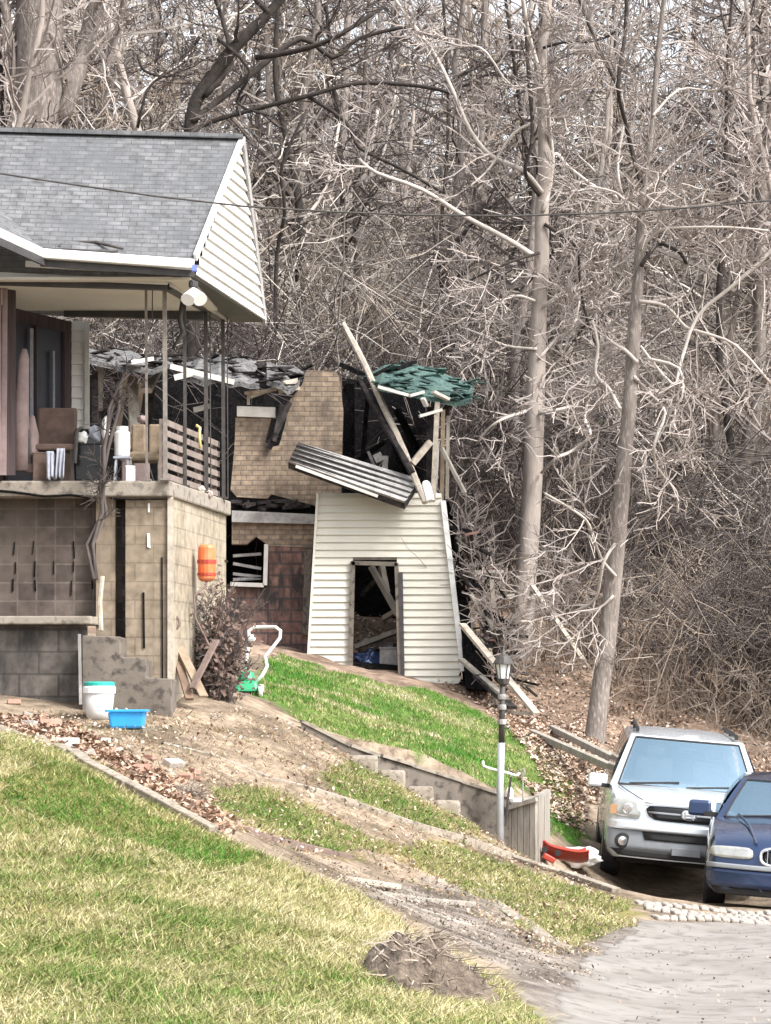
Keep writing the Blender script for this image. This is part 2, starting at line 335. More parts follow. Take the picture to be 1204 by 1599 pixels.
Z_mud = wpoly([(540,1368),(700,1372),(820,1420),(880,1482),(930,1480),(900,1530),(850,1560),(760,1500),(640,1430),(560,1395)])
Z_drive = np.vstack([wpoly([(855,1620),(880,1560),(905,1520),(945,1478),(1000,1440),(1110,1442),(1204,1448),(1500,1470)]), [[9, 12], [2.0, 12]]])
def zone(X, Y):
    jx = .18 * fbm(X, Y, 2.2, 1); jy = .3 * fbm(X, Y, 2.2, 2); x, y = X + jx, Y + jy
    col = np.zeros(X.shape + (3,)); n1 = fbm(X, Y, 1.1, 3)[..., None]; n2 = fbm(X, Y, 3.7, 4)[..., None]
    def mixc(a, b, t): t = np.clip(t, 0, 1); return np.array(a) * (1 - t) + np.array(b) * t
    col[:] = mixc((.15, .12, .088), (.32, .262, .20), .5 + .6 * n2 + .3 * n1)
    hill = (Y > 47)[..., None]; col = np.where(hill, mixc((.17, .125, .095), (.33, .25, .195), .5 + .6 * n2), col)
    up_ = np.clip((Y - 60) / 12, 0, 1)[..., None]; col = col * (1 - .6 * up_)  # shade in the gaps of the wood, put into the uphill soil colour
    g = np.zeros(X.shape)
    for poly, a, b, gr in ((Z_mound, (.10, .12, .03), (.30, .26, .11), 1), (Z_lawn, (.05, .13, .02), (.13, .18, .05), 2), (Z_verge, (.12, .13, .04), (.27, .23, .11), 3), (Z_verge2, (.10, .13, .035), (.25, .19, .11), 4), (Z_verge3, (.09, .14, .03), (.25, .2, .12), 5)):
        k = inside(x, y, poly); col = np.where(k[..., None], mixc(a, b, .5 + .6 * n1 + .3 * n2), col); g = np.where(k, gr, g)
    k = inside(x + .25, y + .5, Z_drive) | inside(x, y + .8, Z_drive); col = np.where(k[..., None], mixc((.15, .13, .115), (.27, .25, .23), .5 + .5 * n2), col); g = np.where(k, 0, g)
    k = inside(x, y, Z_mud); col = np.where(k[..., None], mixc((.115, .098, .085), (.31, .28, .25), .45 + .7 * n2), col); g = np.where(k, 0, g)
    return col, g
ys = np.concatenate([np.arange(2, 60, .14), np.arange(60, 172, .9), [190, 230]]); xs = np.concatenate([np.arange(-60, -10, 1.5), np.arange(-10, 10, .125), np.arange(10, 60, 1.5)])
XX, YY = np.meshgrid(xs, ys); ZZ = gz_np(XX, YY)
def sheet(name, XX, YY, ZZ, material, cols=None, keep=None):
    ny, nx = XX.shape; me = bpy.data.meshes.new(name)
    idx = np.arange(ny * nx).reshape(ny, nx); q = np.stack([idx[:-1, :-1], idx[:-1, 1:], idx[1:, 1:], idx[1:, :-1]], -1)
    if keep is not None: q = q[keep[:-1, :-1] & keep[1:, 1:] & keep[:-1, 1:] & keep[1:, :-1]]
    q = q.reshape(-1, 4)
    me.from_pydata(np.stack([XX, YY, ZZ], -1).reshape(-1, 3).tolist(), [], q.tolist())
    if cols is not None:
        a = me.color_attributes.new('col', 'FLOAT_COLOR', 'POINT'); cc = np.concatenate([cols.reshape(-1, 3), np.ones((ny * nx, 1))], 1); a.data.foreach_set('color', cc.ravel())
    me.polygons.foreach_set('use_smooth', [True] * len(me.polygons)); me.materials.append(material)
    o = bpy.data.objects.new(name, me); C.objects.link(o); return tag(o, kind='structure')
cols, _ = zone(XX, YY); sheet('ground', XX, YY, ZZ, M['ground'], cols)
el_ = np.array([GP(a, b, 12)[:2] for a, b in ((855, 1620), (880, 1560), (905, 1520), (945, 1478), (1000, 1442))]); el_ = el_[np.argsort(el_[:, 1])]
dyv = np.arange(12, el_[-1, 1] + .6, .04); xl_ = np.interp(dyv, el_[:, 1], el_[:, 0]) + .05 * np.sin(dyv * 3.1) + .03 * np.sin(dyv * 7.7 + 1) + .012 * np.sin(dyv * 23) + np.clip(dyv - el_[-1, 1], 0, 1) ** 2 * 2
uu = np.linspace(0, 1, 90) ** 1.3; dx = xl_[:, None] + uu[None] * (9 - xl_[:, None]); dy = np.repeat(dyv[:, None], 90, 1)
sheet('driveway', dx, dy, gz_np(dx, dy) + .012 - .02 * (uu[None] == 0), M['asphalt'])

# ------------------------------------------------------------------ grass, leaves (stuff)
def tri_object(name, V, cols, material, label, per=3):
    n = len(V) // per; me = bpy.data.meshes.new(name); me.vertices.add(len(V)); me.vertices.foreach_set('co', V.ravel())
    me.loops.add(len(V)); me.loops.foreach_set('vertex_index', np.arange(len(V))); me.polygons.add(n)
    me.polygons.foreach_set('loop_start', np.arange(0, len(V), per)); me.polygons.foreach_set('loop_total', np.full(n, per)); me.update(calc_edges=True)
    a = me.color_attributes.new('col', 'FLOAT_COLOR', 'POINT'); cc = np.repeat(np.concatenate([cols, np.ones((n, 1))], 1), per, 0); a.data.foreach_set('color', cc.ravel())
    me.materials.append(material); o = bpy.data.objects.new(name, me); C.objects.link(o); return tag(o, label, name.replace('_', ' '), kind='stuff')
def scatter(poly, n, jitter=.0):
    lo, hi = poly.min(0), poly.max(0); out = []
    tot = 0
    while tot < n:
        x = RNG.uniform(lo[0], hi[0], n); y = RNG.uniform(lo[1], hi[1], n); k = inside(x + .15 * fbm(x, y, 3, 5), y + .25 * fbm(x, y, 3, 6), poly); out.append(np.stack([x[k], y[k]], 1)); tot += k.sum()
    return np.concatenate(out)[:n]
def blades(XY, h, wd, lean, pal, seed, green=None):
    n = len(XY); x, y = XY.T; z = gz_np(x, y) - .004; th = RNG.uniform(0, 6.283, n); hh = h * RNG.uniform(.5, 1.4, n); ln = lean * RNG.uniform(.2, 1.6, n)
    la = RNG.uniform(0, 6.283, n); ww = wd * RNG.uniform(.6, 1.4, n)
    a = np.stack([x - np.cos(th) * ww, y - np.sin(th) * ww, z], 1); b = np.stack([x + np.cos(th) * ww, y + np.sin(th) * ww, z], 1)
    c = np.stack([x + np.cos(la) * ln * hh, y + np.sin(la) * ln * hh, z + hh / np.sqrt(1 + ln ** 2 * .5)], 1)
    V = np.stack([a, b, c], 1).reshape(-1, 3)
    t = np.clip(.5 + .2 * fbm(x, y, 1.1, 3) + .26 * fbm(x, y, 4.3, 4) + .15 * fbm(x, y, 14, 14) + RNG.normal(0, .28, n), 0, 1)
    if green is not None: t = np.clip(t + green(x, y), 0, 1)
    pal = np.array(pal); k = t * (len(pal) - 1); i = np.minimum(k.astype(int), len(pal) - 2); f = (k - i)[:, None]
    col = (pal[i] * (1 - f) + pal[i + 1] * f) * RNG.uniform(.6, 1.35, (n, 1)); return V, col
G = [(.06, .18, .02), (.13, .20, .045), (.23, .24, .09), (.30, .29, .12), (.43, .38, .20), (.56, .50, .32)]
Vs, Cs = [], []
def addb(*a, **k): v, c = blades(*a, **k); Vs.append(v); Cs.append(c)
Z_green = wpoly([(10, 1205), (80, 1192), (140, 1215), (220, 1262), (340, 1318), (430, 1356), (330, 1352), (200, 1318), (90, 1290), (20, 1262)])
def mg(x, y):   # greener along the crest at the left, strawy to the lower right and in the middle
    return -.62 * inside(x + .12 * fbm(x, y, 3, 51), y + .25 * fbm(x, y, 3, 52), Z_green) + .05 + .3 * np.exp(-((x + .2) / .9) ** 2 - ((y - 20.5) / 1.8) ** 2) + .12 * np.clip((18 - y) / 4, 0, 1) - .02
pm = Z_mound.copy(); pm = pm[(pm[:, 0] > -9)]
vis = scatter(np.array([[-3.4, 14.2], [1.9, 14.2], [1.6, 19.5], [.4, 22.5], [-1.2, 23.6], [-3.6, 26.5]]), 210000); vis = vis[inside(vis[:, 0], vis[:, 1], Z_mound)]
addb(vis, .045, .0042, 1.2, G, 1, green=mg)
addb(vis[:40000] + .01, .075, .0045, 2.6, G[2:], 1, green=mg)
addb(scatter(Z_lawn, 60000), .05, .006, .7, [(.05, .17, .018), (.08, .19, .025), (.14, .21, .045), (.26, .26, .10), (.42, .36, .22), (.5, .42, .3)], 2, green=lambda x, y: -.22 + .4 * np.exp(-((np.sin(y * 1.15 + x * .5)) / .35) ** 2) * (fbm(x, y, .6, 40) > -.3))
addb(scatter(Z_verge, 26000), .06, .005, 1.3, G[1:], 3)
addb(scatter(Z_verge2, 16000), .06, .005, 1.3, G[0:5], 4); addb(scatter(Z_verge3, 9000), .06, .005, 1.2, G[0:5], 4)
yard = wpoly([(-60,1120),(60,1120),(300,1115),(450,1130),(560,1180),(780,1310),(960,1390),(980,1440),(880,1500),(700,1400),(560,1345),(350,1300),(200,1220),(0,1150)])
addb(scatter(yard, 20000), .06, .005, 2.2, [(.10, .14, .03), (.24, .17, .10), (.40, .30, .18), (.5, .4, .27)], 5)
tri_object('grass', np.concatenate(Vs), np.concatenate(Cs), M['blades'], 'short winter grass, green and straw coloured, on the slope and lawn')
# dry leaves on the wooded bank and yard
def leaves(XY, s):
    n = len(XY); x, y = XY.T; z = gz_np(x, y) + .01 + RNG.uniform(0, .05, n); th = RNG.uniform(0, 6.283, n); s = s * RNG.uniform(.5, 1.5, n)
    u = np.stack([np.cos(th), np.sin(th), RNG.normal(0, .5, n)], 1) * s[:, None]; v = np.stack([-np.sin(th), np.cos(th), RNG.normal(0, .5, n)], 1) * s[:, None] * .7
    c = np.stack([x, y, z], 1); V = np.stack([c - u, c - v, c + u, c + v], 1).reshape(-1, 3)
    pal = np.array([(.36, .25, .18), (.46, .34, .26), (.56, .45, .36), (.24, .16, .12), (.38, .25, .18), (.62, .54, .46), (.12, .09, .075)])
    return V, pal[RNG.integers(0, len(pal), n)] * RNG.uniform(.7, 1.25, (n, 1))
bank = np.array([[-9, 55], [-1, 54], [2, 51], [3, 46], [3, 43.5], [9, 43.5], [12, 60], [12, 80], [-14, 80]])
V1, C1 = leaves(scatter(bank, 130000), .026)
V2, C2 = leaves(scatter(yard, 6000), .016)
V3, C3 = leaves(scatter(np.array([[1.0, 39.], [2.6, 41], [3.2, 44], [3.4, 50], [1.5, 51.5], [1.8, 47], [2.2, 43], [1.2, 42]]), 14000), .028)
V4, C4 = leaves(scatter(np.array([[-22, 80], [22, 80], [26, 125], [-26, 125]]), 60000), .12)
V5, C5 = leaves(scatter(wpoly([(-20,1125),(60,1120),(130,1150),(200,1180),(330,1250),(370,1310),(340,1303),(200,1228),(100,1170),(-20,1140)]), 9000), .024)
dirt = wpoly([(420,1330),(560,1360),(700,1400),(880,1490),(930,1480),(870,1560),(700,1480),(560,1400),(440,1350)]); dirt = dirt
V6, C6 = leaves(np.concatenate([scatter(dirt, 3000), np.stack([RNG.uniform(1.2, 5, 1500), RNG.uniform(15, 29, 1500)], 1)]), .010); C6 = C6 * .3 + np.array([.17, .15, .13]) * RNG.uniform(.4, 1.3, (len(C6), 1))
C5 = C5 * np.array([.82, .74, .70]) 
tri_object('leaf_litter', np.concatenate([V1, V2, V3, V4, V5, V6]), np.concatenate([C1, C2, C3, C4, C5, C6]), M['leaves'], 'dry brown fallen leaves covering the wooded bank', per=4)

# ------------------------------------------------------------------ house with porch (left)
HZB = 2.56 + CH   # porch floor height
house = thing('house', P(200, 1090, 34), 'grey roofed house with white gable and raised concrete porch at the left', 'house')
def pv(px, py, D): return P(px, py, D)
rl, rr, er, ek, el = P(-120, 203, 33.7), P(376, 217, 34.1), P(303, 404, 32.2), P(62, 386, 32.0), P(-120, 300, 28.6)
m = MB(); up = Vector((0, 0, .10)); m.add([rl, rr, er, ek, el], [(0, 3, 4), (0, 1, 2, 3)])
roof = m.build('roof', M['shingle'], house, solid=.05)
rb = P(414, 497, 36.1); rbl = P(-120, 480, 36.4)
MB().slab([rr, rl, rbl, rb], (0, 0, -.05)).build('rear_roof', M['shingle'], house)
m = MB(); m.bar(rl + Vector((0, 0, .02)), rr + Vector((0.02, 0, .02)), .14, .05); m.build('ridge_cap', M['shingle'], roof)
# gable wall with lap siding
ga, gf, gb = P(374, 224, 34.12), P(304, 430, 32.35), P(412, 501, 36.0)
def lap(mb, quad_fn, z0, z1, h, n, out):
    """clapboards between z0 and z1; quad_fn(z) gives the two ends"""
    z = z0; 
    while z < z1 - 1e-4:
        zt = min(z + h, z1); a, b = quad_fn(z); c, d = quad_fn(zt)
        a2, b2 = a + out, b + out
        mb.add([a, b, b2, a2, c, d], [(0, 1, 2, 3), (3, 2, 5, 4)]); z = zt
def gq(z):
    t = (z - gf.z) / (ga.z - gf.z); f = gf.lerp(ga, t); b0 = gb.copy(); b0.z = gf.z; b1 = b0.lerp(ga, t); return f - (b1 - f).normalized() * .07 if (b1 - f).length > .3 else f, b1
m = MB(); lap(m, gq, gf.z, ga.z, .115, 8, Vector((.034, -.006, 0))); m.build('gable_wall', M['siding'], house, fix=False)
m = MB(); m.bar(P(305, 402, 32.2), P(377, 219, 34.12), .03, .085); m.build('rake_board', M['white'], house)
m = MB(); m.bar(P(414, 502, 36.05), P(380, 220, 34.14), .03, .16); m.build('rake_board', M['panel'], house)
# gutter and fascia
m = MB(); g0, g1, g2 = P(303, 413, 32.1), P(62, 396, 31.9), P(-120, 312, 28.5)
m.bar(g0, g1, .12, .10); m.bar(g1, g2, .12, .10); gut = m.build('gutter', M['white'], house, bevel=.015)
m = MB(); m.bar(g0 + Vector((0, .05, -.09)), g1 + Vector((0, .05, -.09)), .03, .07); m.bar(g1 + Vector((0.05, .05, -.09)), g2 + Vector((.05, .05, -.09)), .03, .07); m.build('fascia', M['dark'], house)
m = MB(); m.bar(P(303, 426, 32.25), P(40, 412, 32.2), .05, .06); m.build('fascia_trim', M['offwhite'], house)
m = MB(); m.tube([P(92, 386, 32.05), P(100, 378, 32.2), P(150, 378, 32.2), P(192, 388, 32.0)], .018, 6); m.tube([P(96, 390, 32.02), P(140, 392, 32.0), P(184, 392, 31.98)], .016, 6); m.tube([P(102, 374, 32.3), P(160, 376, 32.28)], .010, 5)
m.build('bent_gutter_strap', M['iron_dk'], house, smooth=True)
# soffit, porch ceiling, beams
zc = P(0, 443, 32.6).z
m = MB(); m.slab([Vector((-5.2, 32.3, zc)), Vector((-2.05, 32.3, zc)), Vector((-1.9, 34.75, zc)), Vector((-5.2, 34.75, zc))], (0, 0, .03)); m.build('porch_ceiling', M['cream'], house)
m = MB(); m.slab([P(304, 433, 32.3), P(412, 504, 36.05), P(400, 503, 36.1) + Vector((-.28, 0, 0)), P(270, 433, 32.3)], (0, 0, .05)); m.build('overhang_soffit', M['dark'], house)
m = MB(); m.bar(P(-120, 434, 32.5), P(262, 446, 32.55), .10, .10); m.build('front_beam', M['dark'], house)
m = MB(); m.bar(P(0, 429, 32.38), P(262, 441, 32.42), .03, .05); m.build('beam_trim', M['offwhite'], house)
m = MB(); m.bar(P(262, 446, 32.6), P(350, 497, 36.0), .09, .09); m.build('side_beam', M['dark'], house)
m = MB(); m.bar(P(266, 444, 32.5), P(357, 500, 36.0), .02, .045); m.build('beam_trim', M['offwhite'], house)
m = MB(); m.bar(P(100, 488, 34.78), P(318, 494, 34.82), .10, .09); m.build('rear_beam', M['dark'], house)
# main wall running back from the front left corner, dark doorway and windows
def wallp(t, z): return Vector((-4.75 + t * 1.12, 33.2 + t * 2.55, z))
zf, zt_ = HZB, zc
nrm = Vector((.92, -.40, 0)).normalized()
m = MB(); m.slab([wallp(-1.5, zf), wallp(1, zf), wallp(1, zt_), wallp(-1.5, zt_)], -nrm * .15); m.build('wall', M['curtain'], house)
def wq(z): return wallp(.98, z) + nrm * .01, wallp(.98, z) + nrm * .01 + Vector((.16, .02, 0))
m = MB(); lap(m, wq, zf, zt_, .13, 8, Vector((0, -.035, 0))); m.build('corner_siding', M['siding'], house, fix=False)
m = MB(); m.bar(wallp(.98, zf) + Vector((.19, -.03, 0)), wallp(.98, zt_) + Vector((.19, -.03, 0)), .05, .05); m.build('corner_trim', M['offwhite'], house)
for t0, t1 in ((.12, .34), (.44, .90)):
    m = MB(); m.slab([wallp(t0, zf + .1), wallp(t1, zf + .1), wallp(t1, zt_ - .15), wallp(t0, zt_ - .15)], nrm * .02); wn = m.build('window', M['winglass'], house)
    m = MB()
    for t in ((t0, t1) if t0 < .2 else (t0, (t0 + t1) / 2, t1)): m.bar(wallp(t, zf + .1) + nrm * .03, wallp(t, zt_ - .15) + nrm * .03, .03, .03)
    m.build('frame', M['panel'] if t0 < .2 else M['curtain'], wn)
m = MB(); m.bar(wallp(.62, zf + .5) + nrm * .06, wallp(.62, zt_ - .2) + nrm * .06, .035, .03); m.bar(wallp(.80, zf + .4) + nrm * .06, wallp(.80, zt_ - .4) + nrm * .06, .02, .03); m.build('door_edge', M['cloth_blue'], house)
m = MB(); m.bar(P(6, 742, 32.95), P(8, 450, 32.95), .05, .05); m.bar(P(-2, 742, 32.9), P(-2, 450, 32.9), .05, .05); m.build('door_post', M['cloth_pink'], house)
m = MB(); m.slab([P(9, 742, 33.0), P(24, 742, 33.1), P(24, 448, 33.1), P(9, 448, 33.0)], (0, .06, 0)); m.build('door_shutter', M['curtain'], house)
# porch slab
sa, sb = P(-160, 756, 33.0), P(267, 756, 33.0); scn = P(361, 789, 36.1); ct = HZB
def atz(v, z): return Vector((v.x, v.y, z))
A0, B0, C0 = atz(sa, ct), atz(sb, ct), atz(scn, ct); D0 = Vector((sa.x, 36.1, ct))
m = MB(); m.slab([A0, B0, C0, D0], (0, 0, -.17)); m.build('porch_slab', M['concrete'], house, bevel=.02)
gb0 = -.35 + CH
def wl(x0, x1, y, z0, z1, th=.2): return MB().slab([Vector((x0, y, z0)), Vector((x1, y, z0)), Vector((x1, y, z1)), Vector((x0, y, z1))], (0, th, 0))
zs = ct - .17; X = lambda px, D: (px - CX) / F * D; Zp = lambda py, D: CH + (HZ - py) / F * D
wl(X(196, 33.1), X(266, 33.1), 33.1, 0.8, zs).build('pillar', M['block_tan'], house)
wl(X(150, 33.16), X(180, 33.16), 33.16, Zp(1000, 33.16), zs, .22).build('pillar', M['block_tan'], house)
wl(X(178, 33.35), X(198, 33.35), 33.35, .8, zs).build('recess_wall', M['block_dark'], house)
m = MB(); m.slab([Vector((X(-160, 33), 32.75, Zp(975, 32.75))), Vector((X(146, 33), 32.75, Zp(975, 32.75))), Vector((X(158, 33), 33.3, Zp(975, 32.75))), Vector((X(-160, 33), 33.3, Zp(975, 32.75)))], (0, 0, .09)); m.build('ledge', M['concrete'], house, bevel=.015)
wl(X(-160, 32.9), X(134, 32.9), 32.9, .5, Zp(976, 32.9) - .01).build('lower_wall', M['block_grey'], house)
m = MB()   # right side wall going back
a = Vector((B0.x - .005, B0.y + .14, .6)); b = Vector((C0.x - .06, C0.y, .6)); h = Vector((0, 0, zs - .6))
m.slab([a, b, b + h, a + h], (-.2, 0, 0)); m.build('side_wall', M['block_side_lit'], house)
m = MB(); m.bar(Vector((B0.x - .012, 33.085, .75)), Vector((B0.x - .012, 33.085, zs)), .06, .04); m.build('corner_edge', M['palewood'], house)
m = MB()
for px, y0, y1, wd in ((224, 925, 1012, .022), (193, 900, 985, .03), (192, 800, 880, .03), (253, 870, 1060, .014)): m.bar(P(px, y0, 33.09), P(px + 1, y1, 33.09), .012, wd, up=(1, 0, 0))
m.build('wall_crack', M['char'], house)
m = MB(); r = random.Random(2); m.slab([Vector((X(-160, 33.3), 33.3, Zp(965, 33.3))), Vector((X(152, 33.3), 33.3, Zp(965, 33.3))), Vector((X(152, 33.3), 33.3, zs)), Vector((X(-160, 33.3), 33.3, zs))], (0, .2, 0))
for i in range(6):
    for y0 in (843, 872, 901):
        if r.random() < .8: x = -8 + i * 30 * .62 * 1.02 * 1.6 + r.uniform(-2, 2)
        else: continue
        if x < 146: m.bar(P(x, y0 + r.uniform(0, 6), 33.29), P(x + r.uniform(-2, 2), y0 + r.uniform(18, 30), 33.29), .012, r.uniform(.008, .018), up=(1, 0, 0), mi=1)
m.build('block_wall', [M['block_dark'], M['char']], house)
m = MB(); m.tube([P(-20, 765, 32.99), P(20, 768, 32.99), P(70, 775, 32.99), P(110, 773, 32.99), P(150, 778, 32.99)], .014, 5); m.tube([P(172, 778, 32.99), P(210, 780, 32.99), P(262, 779, 32.99)], .010, 5); m.build('slab_crack', M['char'], house)
m = MB(); m.slab([P(230, 833, 33.09), P(234, 833, 33.09), P(235, 856, 33.09), P(230, 854, 33.09)], (0, -.006, 0)); m.slab([P(231, 786, 33.09), P(234, 786, 33.09), P(234, 800, 33.09), P(231, 800, 33.09)], (0, -.006, 0)); m.build('paint_splash', M['white'], house)
# stepped stair flank in front of the pillar
m = MB(); m.slab([P(a, b, 32.3) for a, b in ((128, 1125), (268, 1125), (268, 1060), (228, 1058), (228, 1028), (188, 1026), (188, 994), (128, 992))], (0, .79, 0))
st = m.build('steps', M['concrete_dk'], house, bevel=.012)
m = MB(); m.bar(P(126, 1100, 32.28), P(124, 990, 32.28), .03, .03); m.build('corner_strip', M['panel'], house)
# iron posts
for px, D, y0, y1, r_, mt in ((228, 33.05, 446, 756, .016, 'iron'), (257, 32.95, 440, 760, .026, 'iron'), (288, 33.9, 462, 764, .020, 'iron_dk'), (321, 34.9, 486, 775, .026, 'iron_dk'), (348, 35.7, 496, 782, .024, 'iron_dk'), (238, 33.05, 446, 500, .007, 'iron_dk')):
    m = MB(); t = P(px, y0, D); bt = Vector((t.x + .01, t.y, ct)) if y1 > 600 else P(px, y1, D)
    m.bar(bt, t, r_ * 1.7, r_ * 1.7); 
    if y1 > 600: m.box((bt.x, bt.y, ct + .01), (.1, .1, .02))
    if px in (321, 348):
        m.bar(bt + Vector((.05, 0, 0)), t + Vector((.05, 0, 0)), .012, .012)
    m.build('porch_post', M[mt], house)
m = MB(); m.tube([P(284, 470, 33.8), P(281, 500, 33.8), P(286, 520, 33.8), P(276, 535, 33.8), P(268, 545, 33.8)], [.02, .03, .035, .02, .01], 6); m.build('post_scroll', M['iron_dk'], house, smooth=True)
# flood lights
m = MB(); m.tube([P(300, 440, 32.2), P(302, 455, 32.1)], .03, 8); m.lathe(P(302, 444, 32.15), [(.05, -.03), (.05, .03)], 12); fl = m.build('flood_light', M['dark'], house)
for px, tl in ((293, -.35), (313, .35)):
    m = MB(); a = P(302, 452, 32.1); b = P(px, 468, 31.95); m.tube([a, a.lerp(b, .5), b], [.025, .05, .075], 14); m.build('lamp_head', M['white_plastic'], fl, smooth=False)
m = MB(); m.box(P(304, 419, 32.0), (.05, .1, .06)); m.build('gutter_end', mat('blue_tape', (.15, .2, .6), rough=.5), house)

# ------------------------------------------------------------------ things on the porch
def onporch(px, D): return Vector((X(px, D), D, ct))
ch = thing('armchair', onporch(86, 33.4), 'brown slatted porch chair with cloths hung over it, near the front door', 'chair'); o = ch.location
m = MB(); m.box(o + Vector((0, 0, .38)), (.46, .42, .07)); m.build('seat', M['cloth_brown'], ch, bevel=.02)
m = MB(); rot = Matrix.Rotation(R(-10), 3, 'X'); m.box(o + Vector((0, .2, .62)), (.44, .06, .46), rot); m.build('backrest', M['cloth_brown'], ch, bevel=.03)
for sx in (-1, 1):
    m = MB(); m.tube([o + Vector((sx * .24, -.25, .2)), o + Vector((sx * .26, -.22, .55)), o + Vector((sx * .26, .2, .62))], .022, 6); m.build('armrest', M['iron_dk'], ch)
    for sy in (-1, 1):
        m = MB(); m.bar(o + Vector((sx * .21, sy * .18, 0)), o + Vector((sx * .2, sy * .17, .36)), .035, .035); m.build('leg', M['iron_dk'], ch)
def drape(px0, px1, y0, y1, D, matn, name, label, cat, seed):
    a, b = P(px0, y0, D), P(px1, y1, D); r = random.Random(seed); m = MB()
    def fn(u, v):
        x = a.x + (b.x - a.x) * u; z = b.z + (a.z - b.z) * v
        return Vector((x + .004 * math.sin(v * 4 + seed), D + .03 * math.sin(u * 13 + seed) * (1.1 - v) - .05 * (1 - v), z + .02 * math.sin(u * 9 + seed) * (1 - v)))
    m.grid(fn, 14, 8); return single(m, name, M[matn], label, cat, smooth=True, solid=.012)
drape(73, 84, 705, 748, 33.02, 'cloth_blue', 'towel', 'pale blue towel hanging in front of the brown porch chair, left of two', 'towel', 1)
drape(88, 100, 700, 746, 33.0, 'cloth_blue', 'towel', 'pale blue towel hanging in front of the brown porch chair, right of two', 'towel', 4)
m = MB(); m.tube([P(34, 735, 33.2), P(33, 640, 33.2), P(37, 560, 33.2), P(38, 545, 33.2)], [.10, .085, .06, .03], 12); m.tube([P(48, 738, 33.22), P(51, 680, 33.25), P(50, 650, 33.28)], [.07, .07, .03], 10)
single(m, 'rolled_rug', M['cloth_pink'], 'pinkish rolled rug standing beside the front door on the porch', 'rug', smooth=True)
bx = thing('barbecue_grill', onporch(140, 33.5), 'black boxy barbecue grill on the porch between the chair and the vine', 'grill'); o = bx.location
MB().box(o + Vector((0, 0, .22)), (.30, .36, .40)).build('cabinet', M['blackgloss'], bx, bevel=.02)
MB().lathe(o + Vector((-.15, 0, .43)), [(.18, 0), (.17, .30)], 16, 'X').build('lid', M['blackgloss'], bx, smooth=False)
def bag(c, s, matn, label, seed, name='plastic_bag', cat='bag'):
    m = MB(); r = random.Random(seed); bm = bmesh.new(); bmesh.ops.create_icosphere(bm, subdivisions=3, radius=1)
    for v in bm.verts:
        n = noise.noise(v.co * 2.2 + Vector((seed * 7, 0, 0))); v.co *= 1 + .45 * n; v.co.x *= s[0]; v.co.y *= s[1]; v.co.z *= s[2]; v.co += Vector(c)
    m.add([v.co.copy() for v in bm.verts], [[q.index for q in f.verts] for f in bm.faces]); bm.free()
    return single(m, name, M[matn], label, cat, smooth=True)
bag(P(130, 684, 33.4), (.09, .12, .07), 'white_plastic', 'white plastic bag on top of the black grill, left one', 2)
bag(P(150, 680, 33.4), (.08, .10, .10), 'cloth_blue', 'greyish white bundle on top of the black grill, right of the bag', 5, 'bundle', 'bundle')
bag(P(165, 668, 33.3), (.045, .05, .12), 'white_plastic', 'upright white plastic bottle shaped bag beside the vine on the porch', 9)
jug = thing('water_cooler', onporch(191, 33.3), 'white jug cooler on a small stand right of the dead vine on the porch', 'cooler'); o = jug.location
MB().lathe(o + Vector((0, 0, .28)), [(.075, 0), (.085, .02), (.085, .26), (.06, .29)], 16).build('tank', M['white_plastic'], jug)
MB().lathe(o + Vector((0, 0, .57)), [(.065, 0), (.065, .04)], 16).build('lid', M['white_plastic'], jug)
m = MB(); [m.bar(o + Vector((sx * .08, sy * .08, 0)), o + Vector((sx * .06, sy * .06, .28)), .02, .02) for sx in (-1, 1) for sy in (-1, 1)]; m.box(o + Vector((0, 0, .27)), (.18, .18, .02)); m.build('stand', M['cloth_blue'], jug)
wc = thing('wooden_chair', onporch(228, 33.6), 'tan wicker armchair on the porch behind the corner post', 'chair'); o = wc.location
MB().box(o + Vector((0, 0, .30)), (.36, .36, .10)).build('seat', M['tanwood'], wc, bevel=.03)
m = MB(); [m.box(o + Vector((sx, .17, .50)), (.155, .04, .36)) for sx in (-.095, .095)]; m.build('backrest', M['tanwood'], wc, bevel=.03)
for sx in (-1, 1):
    MB().box(o + Vector((sx * .2, -.02, .42)), (.05, .36, .05)).build('armrest', M['tanwood'], wc, bevel=.02)
    for sy in (-1, 1): MB().bar(o + Vector((sx * .16, sy * .16, 0)), o + Vector((sx * .16, sy * .16, .26)), .035, .035).build('leg', M['palewood'], wc)
bag(P(222, 655, 33.4), (.05, .05, .045), 'cloth_pink', 'small pale bundle on the back of the wicker armchair', 3, 'bundle', 'bundle')
for k, (px, py) in enumerate(((318, 768), (330, 774), (306, 764))): bag(P(px, py, 34.6 + k * .3) + Vector((-.03, 0, .02)), (.05, .05, .045), 'stone', ('lump of rubble on the porch edge below the pallet, ' + ('middle one', 'rightmost one', 'leftmost one')[k]), 20 + k, 'rubble_lump', 'stone')
for k, (px, py, D_, w_, h_, mt, lb, nm) in enumerate(((62, 742, 33.15, .14, .30, 'cloth_brown', 'small dark brown box on the porch floor left of the chair', 'storage_box'), (204, 748, 33.2, .10, .16, 'white_plastic', 'small white carton on the porch floor under the wicker armchair', 'carton'), (212, 700, 34.6, .30, .34, 'cloth_pink', 'pinkish cardboard box stacked behind the wicker armchair', 'cardboard_box'), (118, 742, 34.4, .34, .5, 'cloth_brown', 'brown cabinet standing against the wall behind the grill', 'cabinet'))):
    t = thing(nm, onporch(px, D_), lb, nm.split('_')[-1]); o = t.location
    MB().box(o + Vector((0, 0, h_ / 2)), (w_, w_ * .8, h_)).build('box_body', M[mt], t, bevel=.012); MB().box(o + Vector((0, 0, h_ + .006)), (w_ * 1.04, w_ * .84, .02)).build('lid', M[mt], t, bevel=.005)
